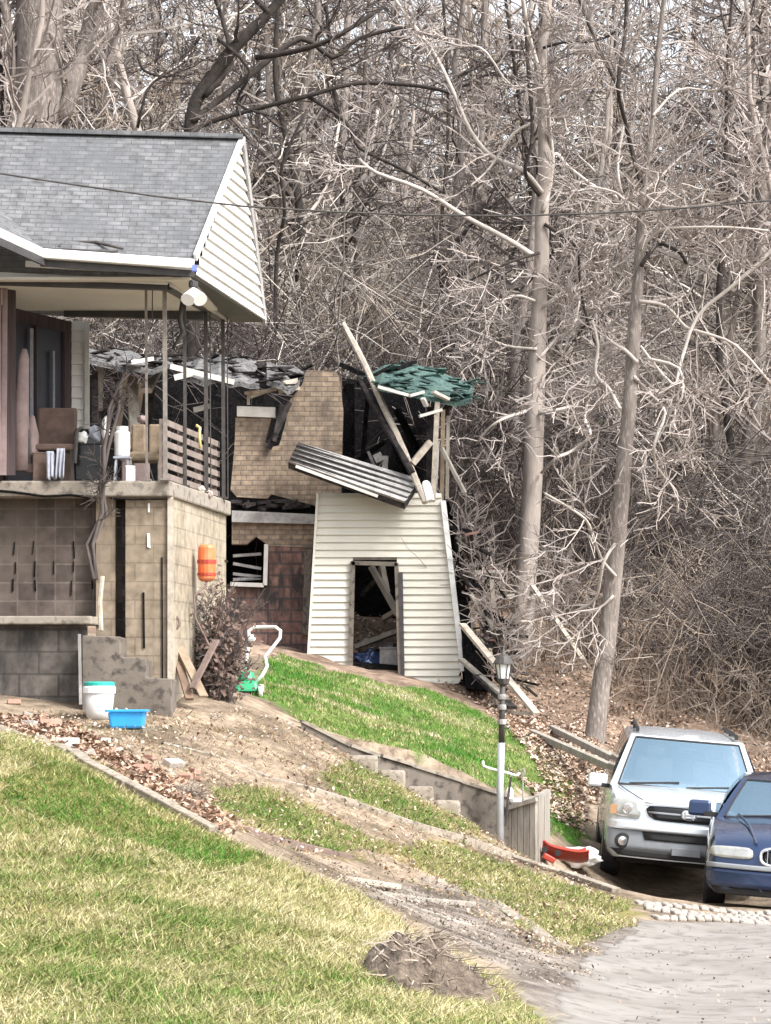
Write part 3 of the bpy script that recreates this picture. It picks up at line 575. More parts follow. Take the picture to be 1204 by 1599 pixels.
# pallet leaning on the side posts
pal = thing('wooden_pallet', Vector((B0.x, 34.6, ct)), 'grey wooden pallet standing on edge along the side of the porch', 'pallet')
def pp(u, v, o=0): a = B0.lerp(C0, .04 + .86 * u); return Vector((a.x - .10 + o, a.y, ct + .02 + .66 * v))
for k in range(6):
    v = .06 + k * .175; MB().hexa([pp(0, v - .05, .03), pp(1, v - .05, .03), pp(1, v - .05, .01), pp(0, v - .05, .01), pp(0, v + .05, .03), pp(1, v + .05, .03), pp(1, v + .05, .01), pp(0, v + .05, .01)]).build('slat', M['palletwood'], pal)
for u in (.02, .34, .67, .98): MB().bar(pp(u, 0, -.03), pp(u, 1, -.03), .04, .07, up=(1, 0, 0)).build('stringer', M['palletwood'], pal)
m = MB(); m.tube([P(306, 664, 34.2), P(312, 668, 34.2), P(311, 680, 34.2), P(313, 700, 34.2)], .018, 6); single(m, 'strap', mat('yellow_strap', (.62, .52, .22), rough=.7), 'short yellow strap hanging over the pallet on the porch', 'strap', smooth=True)

# ------------------------------------------------------------------ branches
def wander(a, b, n, amp, r):
    a, b = Vector(a), Vector(b); L_ = (b - a).length; out = [a]
    o = Vector((0, 0, 0))
    for i in range(1, n + 1):
        o = o + Vector((r.gauss(0, 1), r.gauss(0, 1), r.gauss(0, 1))) * amp * L_ / n; out.append(a.lerp(b, i / n) + o)
    return out
def spawn(mb, pts, rad, r, depth, nch, lenf, sides=4, up=.15, mi=0, minr=.004):
    """children along a branch, recursively"""
    k = len(pts)
    for _ in range(nch):
        t = r.uniform(.2, 1) * (k - 1); i = min(int(t), k - 2); p = pts[i].lerp(pts[i + 1], t - i); rr_ = rad[i] + (rad[i + 1] - rad[i]) * (t - i)
        ax = (pts[i + 1] - pts[i]).normalized(); s = Vector((r.gauss(0, 1), r.gauss(0, 1), r.gauss(0, .7))); s = (s - ax * s.dot(ax)).normalized()
        d = (ax * r.uniform(.2, 1.0) + s * r.uniform(.6, 1.2) + Vector((0, 0, up))).normalized(); L_ = lenf * r.uniform(.4, 1.2)
        nb = 5 if depth > 0 else 3; c = wander(p, p + d * L_, nb, .13, r); r0 = max(rr_ * .55, minr * 1.3); cr = [r0 + (minr - r0) * (j / nb) ** .8 for j in range(nb + 1)]
        mb.tube(c, cr, 3 if r0 < .02 else sides, mi, cap=False)
        if depth > 0: spawn(mb, c, cr, r, depth - 1, nch if depth > 1 else max(3, nch), lenf * .55, sides, up, mi, minr)
def crossroots(p, r0): pass

def wander2(pl, r, a):
    a_, _ = smooth_pl(pl, [1] * len(pl), 2); a_ = [p + Vector((r.gauss(0, a), r.gauss(0, a), 0)) for p in a_]; return a_[:1] + a_[2::2][:len(pl) - 1]
def smooth_pl(pts_, rad, n=4):
    o, rr_ = [], []
    k = len(pts_)
    for i in range(k - 1):
        p0, p1, p2, p3 = pts_[max(i - 1, 0)], pts_[i], pts_[i + 1], pts_[min(i + 2, k - 1)]
        for j in range(n):
            t = j / n; o.append(.5 * ((2 * p1) + (p2 - p0) * t + (2 * p0 - 5 * p1 + 4 * p2 - p3) * t * t + (3 * p1 - p0 - 3 * p2 + p3) * t ** 3)); rr_.append(rad[i] + (rad[i + 1] - rad[i]) * t)
    return o + [pts_[-1]], rr_ + [rad[-1]]
# dead vine climbing in front of the porch
m = MB(); r = random.Random(3); vp = [P(150, 905, 32.6), P(146, 850, 32.7), P(158, 800, 32.7), P(160, 755, 32.7), P(170, 700, 32.8), P(176, 640, 32.8), P(188, 600, 33), P(196, 585, 33)]
[m.tube(wander2(vp, r, .035), [.02, .018, .02, .022, .022, .018, .014, .01], 6) for _ in range(3)]
spawn(m, vp, [.02] * 8, r, 1, 20, .26, 4, 0, minr=.003)
single(m, 'dead_vine', M['twig_plum'], 'twisted dead dark vine climbing the front of the porch', 'vine', smooth=True)
m = MB(); r = random.Random(4); vp2 = [P(158, 985, 32.5), P(156, 940, 32.55), P(160, 900, 32.6)]; m.tube(vp2, .025, 6)
single(m, 'post_stub', M['palewood'], 'short pale stake standing on the ledge below the porch', 'stake')

# orange thing on side wall, hooks, bush, boards
orr = thing('hose_reel', P(321, 880, 34.4), 'orange plastic hose reel hung on the tan side wall of the porch', 'hose reel'); o = P(320, 880, 34.2)
m = MB(); m.lathe(o + Vector((.02, 0, -.2)), [(.06, 0), (.095, .03), (.10, .20), (.095, .38), (.07, .41)], 14); m.build('drum', M['orange'], orr, smooth=False, bevel=.008)
m = MB(); m.lathe(o + Vector((.02, 0, .02)), [(.108, -.02), (.108, .02)], 14); m.lathe(o + Vector((.02, 0, -.12)), [(.106, -.015), (.106, .015)], 14); m.build('band', M['red'], orr)
m = MB(); m.tube([o + Vector((.02, -.02, -.20)), P(322, 915, 34.1), P(303, 930, 34.0), P(305, 965, 34.0), P(325, 1005, 34.0), P(345, 1040, 34)], .014, 8); m.build('hose', M['rust'], orr, smooth=True)
m = MB(); gp = GP(272, 1098, 31); pts_ = [Vector((gp.x, gp.y, gp.z - .1))] + [P(272, 985, gp.y)] + [P(272 + 9 * math.sin(a), 972 - 10 * math.cos(a), gp.y) for a in np.linspace(math.pi, -math.pi * .8, 12)] + [P(262, 955, gp.y)]
m.tube(pts_, .016, 6); single(m, 'shepherd_hook', M['rust'], 'rusty shepherd hook pole with a ring top at the porch corner', 'hook', smooth=True)
for k, (x0, y0, x1, y1, wd, mt, lb) in enumerate(((318, 1088, 280, 1010, .10, 'tanwood', 'tan board leaning low against the porch side wall, in front'), (296, 1092, 278, 1030, .09, 'brownwood', 'short brown board leaning at the porch corner beside the hook'), (300, 1075, 338, 1000, .07, 'rust', 'dark rusty board leaning into the dry bush'))):
    m = MB(); m.bar(P(x0, y0, 33.0), P(x1, y1, 33.6 - .1 * k), wd, .03); single(m, 'leaning_board', M[mt], lb, 'board', 'boards leaning at the porch corner')
bush = thing('dry_bush', Vector((X(343, 34.4), 34.4, gz(X(343, 34.4), 34.4))), 'dark leafless dry bush growing against the porch side wall', 'bush'); o = bush.location; r = random.Random(11)
m = MB(); ml = MB()
for i in range(30):
    a = r.uniform(0, 6.28); tip = o + Vector((math.cos(a) * r.uniform(.08, .34), math.sin(a) * .3, r.uniform(.5, 1.2))); c = wander(o + Vector((r.gauss(0, .08), r.gauss(0, .1), -.05)), tip, 5, .2, r); m.tube(c, [.014, .012, .01, .008, .006, .004], 4); spawn(m, c, [.012, .01, .009, .007, .006, .004], r, 1, 7, .28, 3, .1, minr=.003)
m.build('stems', M['twig_plum'], bush)
for i in range(1500):
    a = r.uniform(0, 6.28); q = o + Vector((math.cos(a) * r.gauss(0, .2), r.gauss(0, .2), abs(r.gauss(.5, .3)))); u = Vector((r.gauss(0, 1), r.gauss(0, 1), r.gauss(0, 1))).normalized() * .035; v = u.orthogonal().normalized() * .022
    ml.add([q - u, q - v, q + u, q + v], [(0, 1, 2, 3)])
ml.build('dead_leaves', M['cloth_brown'], bush, fix=False)
# small debris under the wall
# bucket and bin
gp = GP(155, 1122, 29)
bk = thing('bucket', gp, 'milky plastic bucket with teal lid on the ground below the steps', 'bucket'); s = 24 / F * gp.y
m = MB(); m.lathe(gp, [(s * .80, -.02), (s * .85, .05), (s, .26)], 20); m.build('pail', M['clear'], bk, smooth=True)
m = MB(); m.lathe(gp + Vector((0, 0, .25)), [(s * 1.06, 0), (s * 1.08, .06), (s * 1.0, .075)], 20); rt = m.build('rim_band', M['white_plastic'], bk)
m = MB(); m.lathe(gp + Vector((0, 0, .325)), [(s * 1.02, 0), (s * 1.02, .035), (s * .9, .045)], 20); m.build('lid', M['teal_lid'], bk, bevel=.004)
gp = GP(199, 1138, 29); bn = thing('storage_bin', gp, 'bright blue plastic tub lying beside the bucket', 'tub')
def tub(o, a, b, h, inset):
    m = MB(); m.hexa([o + Vector(v) for v in ((-a * inset, -b * inset, 0), (a * inset, -b * inset, 0), (a * inset, b * inset, 0), (-a * inset, b * inset, 0), (-a, -b, h), (a, -b, h), (a, b, h), (-a, b, h))]); return m
tub(gp, .19, .14, .17, .86).build('tub_body', M['blue_bin'], bn, bevel=.025)
m = MB(); [m.bar(gp + Vector(a), gp + Vector(b), .03, .025) for a, b in (((-.2, -.15, .18), (.2, -.15, .18)), ((-.2, .15, .18), (.2, .15, .18)), ((-.2, -.15, .18), (-.2, .15, .18)), ((.2, -.15, .18), (.2, .15, .18)))]; m.build('rim', M['blue_bin'], bn, bevel=.006)

# rubble along the left edge
r = random.Random(21); rub = []
k = 0
while k < 26:
    px, py = r.uniform(-10, 330), 0; t = px / 330; py = 1108 + t * 120 + r.uniform(-16, 26); gp = GP(px, py, 24)
    s = r.uniform(.04, .11); mt = r.choice(['redbrick', 'redbrick', 'stone', 'paver']); rot = Matrix.Rotation(r.uniform(0, 3), 3, 'Z') @ Matrix.Rotation(r.uniform(-.5, .5), 3, 'X')
    m = MB(); m.box(gp + Vector((0, 0, s * .3)), (s * 2, s, s * .8), rot); kind = {'redbrick': 'brick', 'stone': 'stone', 'paver': 'stone'}[mt]
    single(m, 'broken_brick' if mt == 'redbrick' else 'loose_stone', M[mt], 'broken red brick in the rubble strip below the porch' if mt == 'redbrick' else 'loose pale stone in the rubble strip below the porch', kind, 'rubble strip along the bank, ' + kind + 's', bevel=.008); k += 1

# ------------------------------------------------------------------ lawn mower
gp = GP(398, 1085, 34); mw = thing('lawn_mower', gp, 'green push lawn mower with white tube handle on the grass by the bush', 'lawn mower'); D = gp.y
m = MB(); q = lambda px, py, dd=0: P(px, py, D + dd)
m.tube([q(383, 1050, .1), q(386, 1020, .12), q(390, 1000, .14), q(388, 985, .15), q(398, 979, .15), q(430, 979, 0), q(438, 985, 0), q(437, 996, 0), q(425, 1012, 0), q(414, 1024, 0), q(417, 1040, 0), q(410, 1054, 0), q(399, 1066, 0)], .021, 8); hd = m.build('handle', M['white_plastic'], mw, smooth=True)
MB().box(q(393, 996, .12), (.09, .07, .08)).build('grip_box', M['white_plastic'], mw, bevel=.02)
m = MB(); c = q(385, 1070, .05); m.hexa([c + Vector(v) for v in ((-.14, -.22, -.08), (.16, -.22, -.08), (.16, .25, -.08), (-.14, .25, -.08), (-.10, -.15, .05), (.12, -.15, .05), (.12, .18, .05), (-.10, .18, .05))]); m.build('deck', M['green'], mw, bevel=.03)
m = MB(); m.lathe(c + Vector((0, 0, .05)), [(.10, 0), (.11, .03), (.09, .10), (.05, .12)], 14); m.build('motor', M['green'], mw)
for sx, sy in ((-.16, -.2), (.18, -.2), (-.16, .24), (.18, .24)):
    wc_ = Vector((c.x + sx, c.y + sy, c.z - .07)); wh = MB().lathe(wc_, [(.075, -.02), (.08, 0), (.075, .02)], 16, 'X').build('wheel', M['white_plastic'] if sx > 0 else M['black'], mw)

# ------------------------------------------------------------------ burnt building
DB = 53.0
bb = thing('burnt_building', P(430, 1020, DB), 'burnt out brick building with collapsed roof behind the porch house', 'building')
def face(name, pl, D, matn, th=.2, parent=bb, **k): return MB().slab([P(a, b, D) for a, b in pl], (0, th, 0)).build(name, M[matn], parent, **k)
face('brick_wall', [(368,652),(366,700),(360,765),(370,776),(418,779),(424,772),(500,792),(532,790),(536,640),(530,588),(524,580),(478,578),(472,600),(452,625),(446,660),(436,695),(424,698),(414,690),(424,652)], DB, 'brick', .3)
# side return of the brick wall and dark rooms behind
m = MB(); m.slab([P(532, 585, DB + .02), P(532, 790, DB + .02), P(534, 790, DB + 3), P(534, 590, DB + 3)], (-.1, 0, 0)); m.build('brick_return', M['brick_red'], bb)
face('header_block', [(370,634),(430,636),(430,652),(370,650)], DB - .05, 'offwhite', .3)
m = MB(); m.bar(P(452, 628, DB - .08), P(420, 700, DB - .12), .12, .10); m.bar(P(440, 632, DB - .10), P(428, 690, DB - .2), .07, .08); m.build('charred_rafter', M['charwood'], bb)
m = MB(); m.bar(P(382, 614, DB - .1), P(432, 608, DB - .1), .05, .05); m.bar(P(388, 632, DB), P(388, 610, DB), .05, .05); m.bar(P(390, 620, DB - .05), P(436, 604, DB - .05), .09, .06); m.bar(P(436, 606, DB - .1), P(464, 600, DB), .2, .2); m.build('broken_rafter', M['palewood'], bb)
# rooms: back wall, floor, ceiling remains
m = MB(); m.slab([P(60, 545, DB + 4), P(470, 580, DB + 4), P(680, 612, DB + 4), P(690, 1100, DB + 4), P(60, 1100, DB + 4)], (0, .2, 0)); m.build('rear_wall', M['char'], bb)
zfl = Zp(786, DB)
m = MB(); m.slab([Vector((X(60, DB), DB + .1, zfl)), Vector((X(492, DB), DB + .1, zfl)), Vector((X(492, DB), DB + 4, zfl)), Vector((X(60, DB), DB + 4, zfl))], (0, 0, -.2)); m.build('upper_floor', M['char'], bb)
m = MB(); m.slab([P(676, 640, DB + .3), P(700, 1060, DB + .3), P(700, 1060, DB + 3.8), P(676, 640, DB + 3.8)], (-.08, 0, 0)); m.build('side_wall', M['char'], bb)
m = MB(); m.slab([P(484, 1030, DB - .3), P(720, 1050, DB - .3), P(712, 1000, DB + 3.9), P(484, 1000, DB + 3.9)], (0, 0, -.1)); m.build('ground_floor', M['char'], bb)
# roof remnant left
m = MB(); r = random.Random(5)
pa = [(133, 556, 0), (190, 566, 0), (262, 574, 0), (300, 586, 0), (360, 598, 0), (405, 598, 0), (440, 603, 0), (466, 600, 0)]
top = [(120, 545), (180, 548), (250, 556), (300, 560), (345, 552), (400, 560), (450, 566), (476, 582)]
pa = [(a + (c - a) * t_, b + (d - b) * t_) for (a, b, _), (c, d, _2) in zip(pa[:-1], pa[1:]) for t_ in (0, .33, .66)] + [pa[-1][:2]]; top = [(a + (c - a) * t_, b + (d - b) * t_) for (a, b), (c, d) in zip(top[:-1], top[1:]) for t_ in (0, .33, .66)] + [top[-1]]
fr = [P(a, b + r.uniform(-7, 8), DB - .5) for a, b in pa]; bk_ = [P(a, b + r.uniform(-4, 6), DB + 1.8) for a, b in top]
for i in range(21):
    if i not in (7, 15): m.slab([fr[i], fr[i + 1], bk_[i + 1], bk_[i]], (0, 0, -.09))
rf = m.build('roof_remnant', M['ash_roof'], bb)
m = MB()
for i in range(110):
    t = r.random() * 20.99; k = int(t); a = fr[k].lerp(fr[k + 1], t - k); d = bk_[k].lerp(bk_[k + 1], t - k); q0 = a.lerp(d, r.random()); v = Vector((r.uniform(-.5, .5), r.uniform(-.2, .5), r.uniform(-.04, .10))); m.bar(q0, q0 + v, r.uniform(.04, .18), .025)
tag(m.build('roof_debris', M['charwood'], rf), kind='stuff')
m = MB(); m.bar(P(266, 572, DB - .55), P(366, 597, DB - .55), .04, .09); m.bar(P(272, 590, DB - .6), P(300, 583, DB - .6), .03, .10); m.bar(P(205, 566, DB - .5), P(240, 560, DB - .4), .04, .07); m.build('fascia_board', M['offwhite'], bb)
# charred studs seen through the porch
st_ = [(148, 580, 150, 690, .10, 'charwood'), (156, 575, 154, 640, .14, 'greywood'), (172, 620, 160, 670, .16, 'charwood'), (196, 580, 182, 690, .09, 'greywood'), (205, 590, 212, 680, .18, 'greywood'), (214, 612, 202, 700, .14, 'tanwood'), (222, 596, 216, 640, .08, 'palewood'), (238, 600, 230, 700, .10, 'charwood'), (246, 575, 228, 610, .2, 'greywood'), (304, 640, 326, 634, .07, 'offwhite'), (140, 610, 170, 690, .12, 'charwood'), (168, 570, 188, 600, .10, 'charwood')]
for i, (x0, y0, x1, y1, wd, mt) in enumerate(st_): MB().bar(P(x0, y0, DB + .3 + (i % 3) * .5), P(x1, y1, DB + .2 + (i % 4) * .3), wd, .09).build('wall_stud', M[mt], bb)
# lower storey
face('floor_beam', [(362,797),(492,803),(492,818),(362,815)], DB - .12, 'panel', .2)
m = MB()
for i in range(26):
    a = P(r.uniform(364, 488), r.uniform(782, 796), DB - .1 + r.random() * .3); m.bar(a, a + Vector((r.uniform(-.3, .3), r.uniform(-.1, .2), r.uniform(-.06, .08))), .08, .06)
m.build('floor_debris', M['charwood'], bb)
face('upper_brick_band', [(362,816),(492,819),(490,856),(420,852),(400,838),(385,850),(362,850)], DB + .02, 'brick', .25)
face('lower_wall', [(416,852),(489,857),(484,1030),(350,1050),(350,914),(416,914)], DB + .03, 'brick_red', .25)
m = MB(); m.bar(P(416, 850, DB - .05), P(414, 914, DB - .05), .07, .10); m.bar(P(360, 912, DB - .05), P(412, 914, DB - .05), .10, .07); wf = m.build('window_frame', M['offwhite'], bb)
m = MB(); [m.bar(P(364, y, DB + .25), P(408, y + dy_, DB + .25), .05, .05) for y, dy_ in ((868, -3), (880, 8), (896, 5), (905, -2))]; m.build('burnt_blind', M['panel'], wf)
face('pilaster', [(476,856),(487,857),(482,992),(472,990)], DB - .08, 'concrete_dk', .12)
# leaning siding wall with door opening
sw = MB(); DS = 52.4
def xl(py): return 497 + (482 - 497) * (py - 770) / (1028 - 770)
def xr(py): return 690 + (722 - 690) * (py - 778) / (1050 - 778)
def row(x0a, x1a, x0b, x1b, yb, yt):
    a, b, c, d = P(x0a, yb, DS), P(x1a, yb, DS), P(x0b, yt, DS), P(x1b, yt, DS); o_ = Vector((0, -.034, -.004)); sw.add([a, b, b + o_, a + o_, c, d], [(0, 1, 2, 3), (3, 2, 5, 4)])
y = 1067.
while y > 771:
    yt = max(y - 11.6, 770); yl = min(y, 1030)
    if y > 880:
        if y < 1048: row(xl(y), 551 - (y - 880) * .02, xl(yt), 551 - (yt - 880) * .02, y, yt)
        row(620 + (y - 880) * .05, min(xr(y), 716 if y > 1052 else 999), 620 + (yt - 880) * .05, xr(yt), y, yt)
    else: row(xl(y), xr(y), xl(yt), xr(yt), y, yt)
    y = yt
swo = sw.build('siding_wall', M['siding_dirty'], bb, fix=False)
m = MB(); m.slab([P(499, 772, DS + .02), P(688, 780, DS + .02), P(688, 874, DS + .02), P(499, 874, DS + .02)], (0, .1, 0)); m.slab([P(495, 874, DS + .02), P(549, 874, DS + .02), P(546, 1040, DS + .02), P(484, 1026, DS + .02)], (0, .1, 0)); m.slab([P(623, 874, DS + .02), P(698, 874, DS + .02), P(714, 1058, DS + .02), P(630, 1056, DS + .02)], (0, .1, 0)); m.build('sheathing', M['greywood'], bb)
m = MB(); m.bar(P(551, 877, DS - .03), P(547, 1048, DS - .03), .08, .12); m.bar(P(549, 879, DS - .03), P(620, 881, DS - .03), .12, .07); m.bar(P(619, 879, DS - .03), P(625, 1058, DS - .03), .07, .12); m.build('door_frame', M['concrete_dk'], bb)
MB().slab([P(622, 895, DS - .1), P(629, 894, DS - .1), P(632, 1062, DS - .1), P(626, 1062, DS - .1)], (0, .04, 0)).build('door_leaf_edge', M['dark'], bb)
MB().bar(P(692, 782, DS - .05), P(723, 1048, DS - .05), .09, .09).build('corner_trim', M['white'], bb)
MB().bar(P(496, 770, DS - .04), P(481, 1030, DS - .04), .04, .08).build('corner_trim', M['siding_dirty'], bb)
for i, (x0, y0, x1, y1, wd, mt) in enumerate(((580, 885, 622, 960, .14, 'greywood'), (596, 885, 604, 925, .10, 'greywood'), (556, 1010, 622, 985, .22, 'greywood'), (570, 1000, 616, 1008, .16, 'panel'), (600, 965, 618, 955, .10, 'palewood'), (565, 930, 590, 905, .1, 'charwood'))):
    MB().bar(P(x0, y0, DS + 1 + .2 * i), P(x1, y1, DS + .8 + .2 * i), wd, .08).build('fallen_timber', M[mt], bb)
dbx = thing('debris_box', P(606, 1045, DS + .6), 'grey white box standing inside the doorway of the burnt building', 'box'); MB().box(P(608, 1030, DS + .7), (.34, .3, .36)).build('carton', M['panel'], dbx, bevel=.02); MB().box(P(608, 1012, DS + .7), (.36, .32, .03)).build('lid', M['panel'], dbx)
bag(P(575, 1035, DS + .8), (.28, .3, .22), 'navy', 'dark blue bag lying in the doorway of the burnt building', 31)
# right studs
for i, (x0, y0, x1, y1, wd, mt) in enumerate(((683, 628, 676, 782, .085, 'palewood'), (692, 640, 690, 782, .07, 'tanwood'), (700, 650, 698, 780, .06, 'greywood'), (672, 636, 671, 770, .12, 'charwood'), (684, 690, 680, 780, .05, 'white'), (690, 652, 715, 610, .08, 'charwood'))):
    MB().bar(P(x0, y0, DS + .15 * i), P(x1, y1, DS + .1 * i), wd, .1).build('corner_stud', M[mt], bb)
MB().bar(P(672, 690, DS), P(644, 724, DS - .1), .12, .1).build('brace', M['palewood'], bb)
# teal roof fragment + ragged eave
m = MB(); top = [(575, 585), (600, 570), (640, 566), (680, 578), (715, 592), (740, 600)]; bot = [(592, 603), (618, 608), (650, 615), (685, 622), (712, 628), (736, 622)]
T = [P(a, b, DB + 1.6) for a, b in top]; B = [P(a, b, DB - .6 + r.uniform(-.1, .1)) for a, b in bot]
for i in range(5): m.slab([B[i], B[i + 1], T[i + 1], T[i]], (0, 0, -.08))
tr = m.build('roof_fragment', M['teal'], bb)
m = MB()
for i in range(60):
    t = r.random() * 4.99; k = int(t); q0 = B[k].lerp(B[k + 1], t - k).lerp(T[k].lerp(T[k + 1], t - k), r.random()) + Vector((0, 0, .02)); m.bar(q0, q0 + Vector((r.uniform(-.35, .35), r.uniform(-.3, .3), r.uniform(-.05, .08))), .14, .02)
tag(m.build('torn_shingles', M['teal'], tr), kind='stuff')
m = MB(); m.bar(P(640, 566, DB + 1.5), P(610, 576, DB + 1), .3, .05); m.bar(P(618, 570, DB + 1.0), P(560, 600, DB + .6), .1, .08); m.build('charred_ridge', M['char'], bb)
for i, (x0, y0, x1, y1, wd) in enumerate(((590, 604, 640, 618, .06), (640, 618, 662, 612, .07), (660, 622, 666, 634, .08), (676, 612, 700, 624, .16), (655, 650, 690, 640, .09))): MB().bar(P(x0, y0, DB - .7), P(x1, y1, DB - .6), wd, .05).build('eave_board', M['offwhite'], bb)
for i, (x0, y0, x1, y1, wd) in enumerate(((545, 600, 545, 770, .2), (575, 610, 562, 770, .08), (600, 640, 640, 770, .08), (560, 720, 600, 690, .04), (620, 640, 650, 700, .12), (535, 570, 600, 600, .3))): MB().bar(P(x0, y0, DB + 1.5), P(x1, y1, DB + 1.2), wd, .08).build('charred_post', M['char'], bb)
m = MB(); m.bar(P(575, 705, DB + .5), P(592, 745, DB + .5), .05, .05); m.bar(P(585, 718, DB + .2), P(597, 712, DB + .2), .2, .15); m.bar(P(602, 712, DB + .2), P(600, 745, DB + .2), .1, .1); m.build('hanging_scrap', M['panel'], bb)
# separate fallen pieces
pn = thing('fallen_wall_panel', P(550, 790, DS - .5), 'grey ribbed wall panel fallen slanting on top of the pale siding wall', 'panel')
q1, q2, q3, q4 = P(466, 690, DS + .2), P(656, 748, DS + .1), P(632, 786, DS - .7), P(450, 722, DS - .6)
m = MB()
for k in range(5):
    t0, t1 = k / 5, (k + 1) / 5; a, b, c, d = q4.lerp(q1, t0), q3.lerp(q2, t0), q3.lerp(q2, t1), q4.lerp(q1, t1); o_ = Vector((0, -.05, .03)); m.add([a, b, b + o_, a + o_, c, d], [(0, 1, 2, 3), (3, 2, 5, 4)])
m.build('ribs', M['panel'], pn, fix=False)
MB().slab([q4, q3, q2, q1], (0, .04, -.10)).build('core', M['charwood'], pn)
MB().bar(P(462, 728, DS - .7), P(590, 775, DS - .75), .05, .05).build('edge_strip', M['offwhite'], pn)
for (x0, y0, x1, y1, d0, d1, wd, mt, lb) in ((536, 505, 666, 780, DB + 1, DS - .5, .10, 'palewood', 'long pale pole leaning from the treetops side down to the siding wall'), (560, 590, 645, 742, DB + .5, DS - .2, .11, 'charwood', 'rough charred beam leaning beside the long pale pole'), (664, 752, 672, 782, DS - .7, DS - .8, .14, 'white', 'short white board end resting at the foot of the leaning pole')):
    m = MB(); a, b = P(x0, y0, d0), P(x1, y1, d1); m.tube(wander(a, b, 8, .03, r), [wd * .35] + [wd * .55] * 8, 6); single(m, 'leaning_pole', M[mt], lb, 'pole')
for i, (x0, y0, x1, y1, d0, d1, wd, mt, lb) in enumerate(((722, 975, 838, 1115, 51.5, 49.5, .13, 'palewood', 'long pale plank sloping down behind the lamp head'), (720, 1030, 790, 1090, 51.6, 49.8, .10, 'greywood', 'grey plank sloping below the long pale plank'), (785, 1112, 835, 1115, 50, 49.6, .10, 'palewood', 'short pale plank lying flat at the foot of the sloping planks'), (745, 1055, 800, 1105, 50.8, 49.7, .16, 'charwood', 'charred dark plank lying between the sloping planks'), (768, 905, 772, 985, 52, 52, .07, 'palewood', 'thin pale stake standing upright in the debris left of the tall tree'), (745, 1005, 800, 985, 52, 51.6, .25, 'panel', 'bent light grey sheet lying in the debris left of the tall tree'), (690, 700, 726, 770, DS, DS - .2, .08, 'greywood', 'thin grey plank leaning off the corner of the burnt building'), (828, 910, 910, 1030, 56, 54, .09, 'palewood', 'long pale fallen pole on the leafy bank between the two tall trees'))):
    m = MB(); m.bar(P(x0, y0, d0), P(x1, y1, d1), wd, .05); single(m, 'plank', M[mt], lb, 'plank')
# charred heap right of the building
hp = thing('charred_heap', P(740, 1060, 52.5), 'heap of charred black beams and ash beside the leaning siding wall', 'debris heap')
m = MB(); r = random.Random(8)
def heapz(t): return 770 + t * 290
m.slab([P(696, 770, DB + .4), P(706, 800, DB), P(730, 940, DB - .5), P(770, 1080, DB - 1.5), P(728, 1075, DB - 1)], (0, 1.5, 0)); m.build('ash_mound', M['char'], hp)
for mt, n in (('char', 20), ('charwood', 30), ('greywood', 22), ('brick_red', 12)):
    m = MB()
    for i in range(n):
        t = r.random() ** .8; a = P(700 + t * 70 + r.uniform(-10, 22), 780 + t * 285, DB - t * 1.8 + r.uniform(-.4, .3)); dr = Vector((r.uniform(0, .5), r.uniform(-.1, .4), r.uniform(-.7, .1))).normalized() * r.uniform(.2, .9)
        m.bar(a, a + dr, r.uniform(.03, .09), r.uniform(.02, .06))
    tag(m.build({'char': 'burnt_beams', 'charwood': 'scorched_boards', 'greywood': 'grey_boards', 'brick_red': 'scorched_bricks'}[mt], M[mt], hp), kind='stuff')
m = MB()
for i in range(70):
    t = r.random(); a = P(706 + t * 70 + r.uniform(-6, 34), 800 + t * 270, DB - t * 1.8 + r.uniform(-.4, .3)); c = wander(a, a + Vector((r.gauss(0, .35), r.gauss(0, .2), r.uniform(.1, .8))), 5, .25, r); rd = [.018, .015, .012, .01, .008, .006]; m.tube(c, rd, 3, cap=False); spawn(m, c, rd, r, 0, 5, .4, 3, .1, minr=.006)
tag(m.build('dead_branches', M['twig'], hp, fix=False), kind='stuff')

# ------------------------------------------------------------------ retaining wall, kerbs, timbers
rw = thing('retaining_wall', P(640, 1240, 34.8), 'low curved brown concrete retaining wall along the lower edge of the lawn', 'retaining wall')
m = MB(); wp = [P(*a) for a in rwp]
for a, b in zip(wp[:-1], wp[1:]):
    n = 4
    for i in range(n):
        p, q_ = a.lerp(b, i / n), a.lerp(b, (i + 1) / n); off = Vector((0, .18, 0)); lo = lambda v, o_=0: Vector((v.x, v.y + o_, min(gz(v.x, v.y) - .35, v.z - .8)))
        m.hexa([lo(p), lo(q_), lo(q_, .18), lo(p, .18), p, q_, q_ + off, p + off])
m.build('wall_face', M['concrete_dk'], rw)
m = MB(); [m.bar(a + Vector((0, .08, .015)), b + Vector((0, .08, .015)), .2, .035) for a, b in zip(wp[:-1], wp[1:])]; m.build('coping', M['concrete'], rw)
for x0, x1, yt in ((548, 593, 1194), (593, 636, 1226), (636, 680, 1253), (680, 722, 1281)):
    yw_ = float(np.interp(X((x0 + x1) / 2, 34.7), RWX, RWY)); ya = yw_ - .42; xa, xb = X(x0, ya), X(x1, ya) - .02; m = MB(); zt = gz(xa, ya + .2) + .05; zb0 = zt - .8; ye = yw_ - .03
    m.hexa([Vector((xa, ya, zb0)), Vector((xb, ya, zb0)), Vector((xb, ye, zb0)), Vector((xa, ye, zb0)), Vector((xa, ya + .05, zt)), Vector((xb, ya + .05, zt - .01)), Vector((xb, ye, zt)), Vector((xa, ye, zt))]); m.build('footing', M['kerb'], rw, bevel=.03)
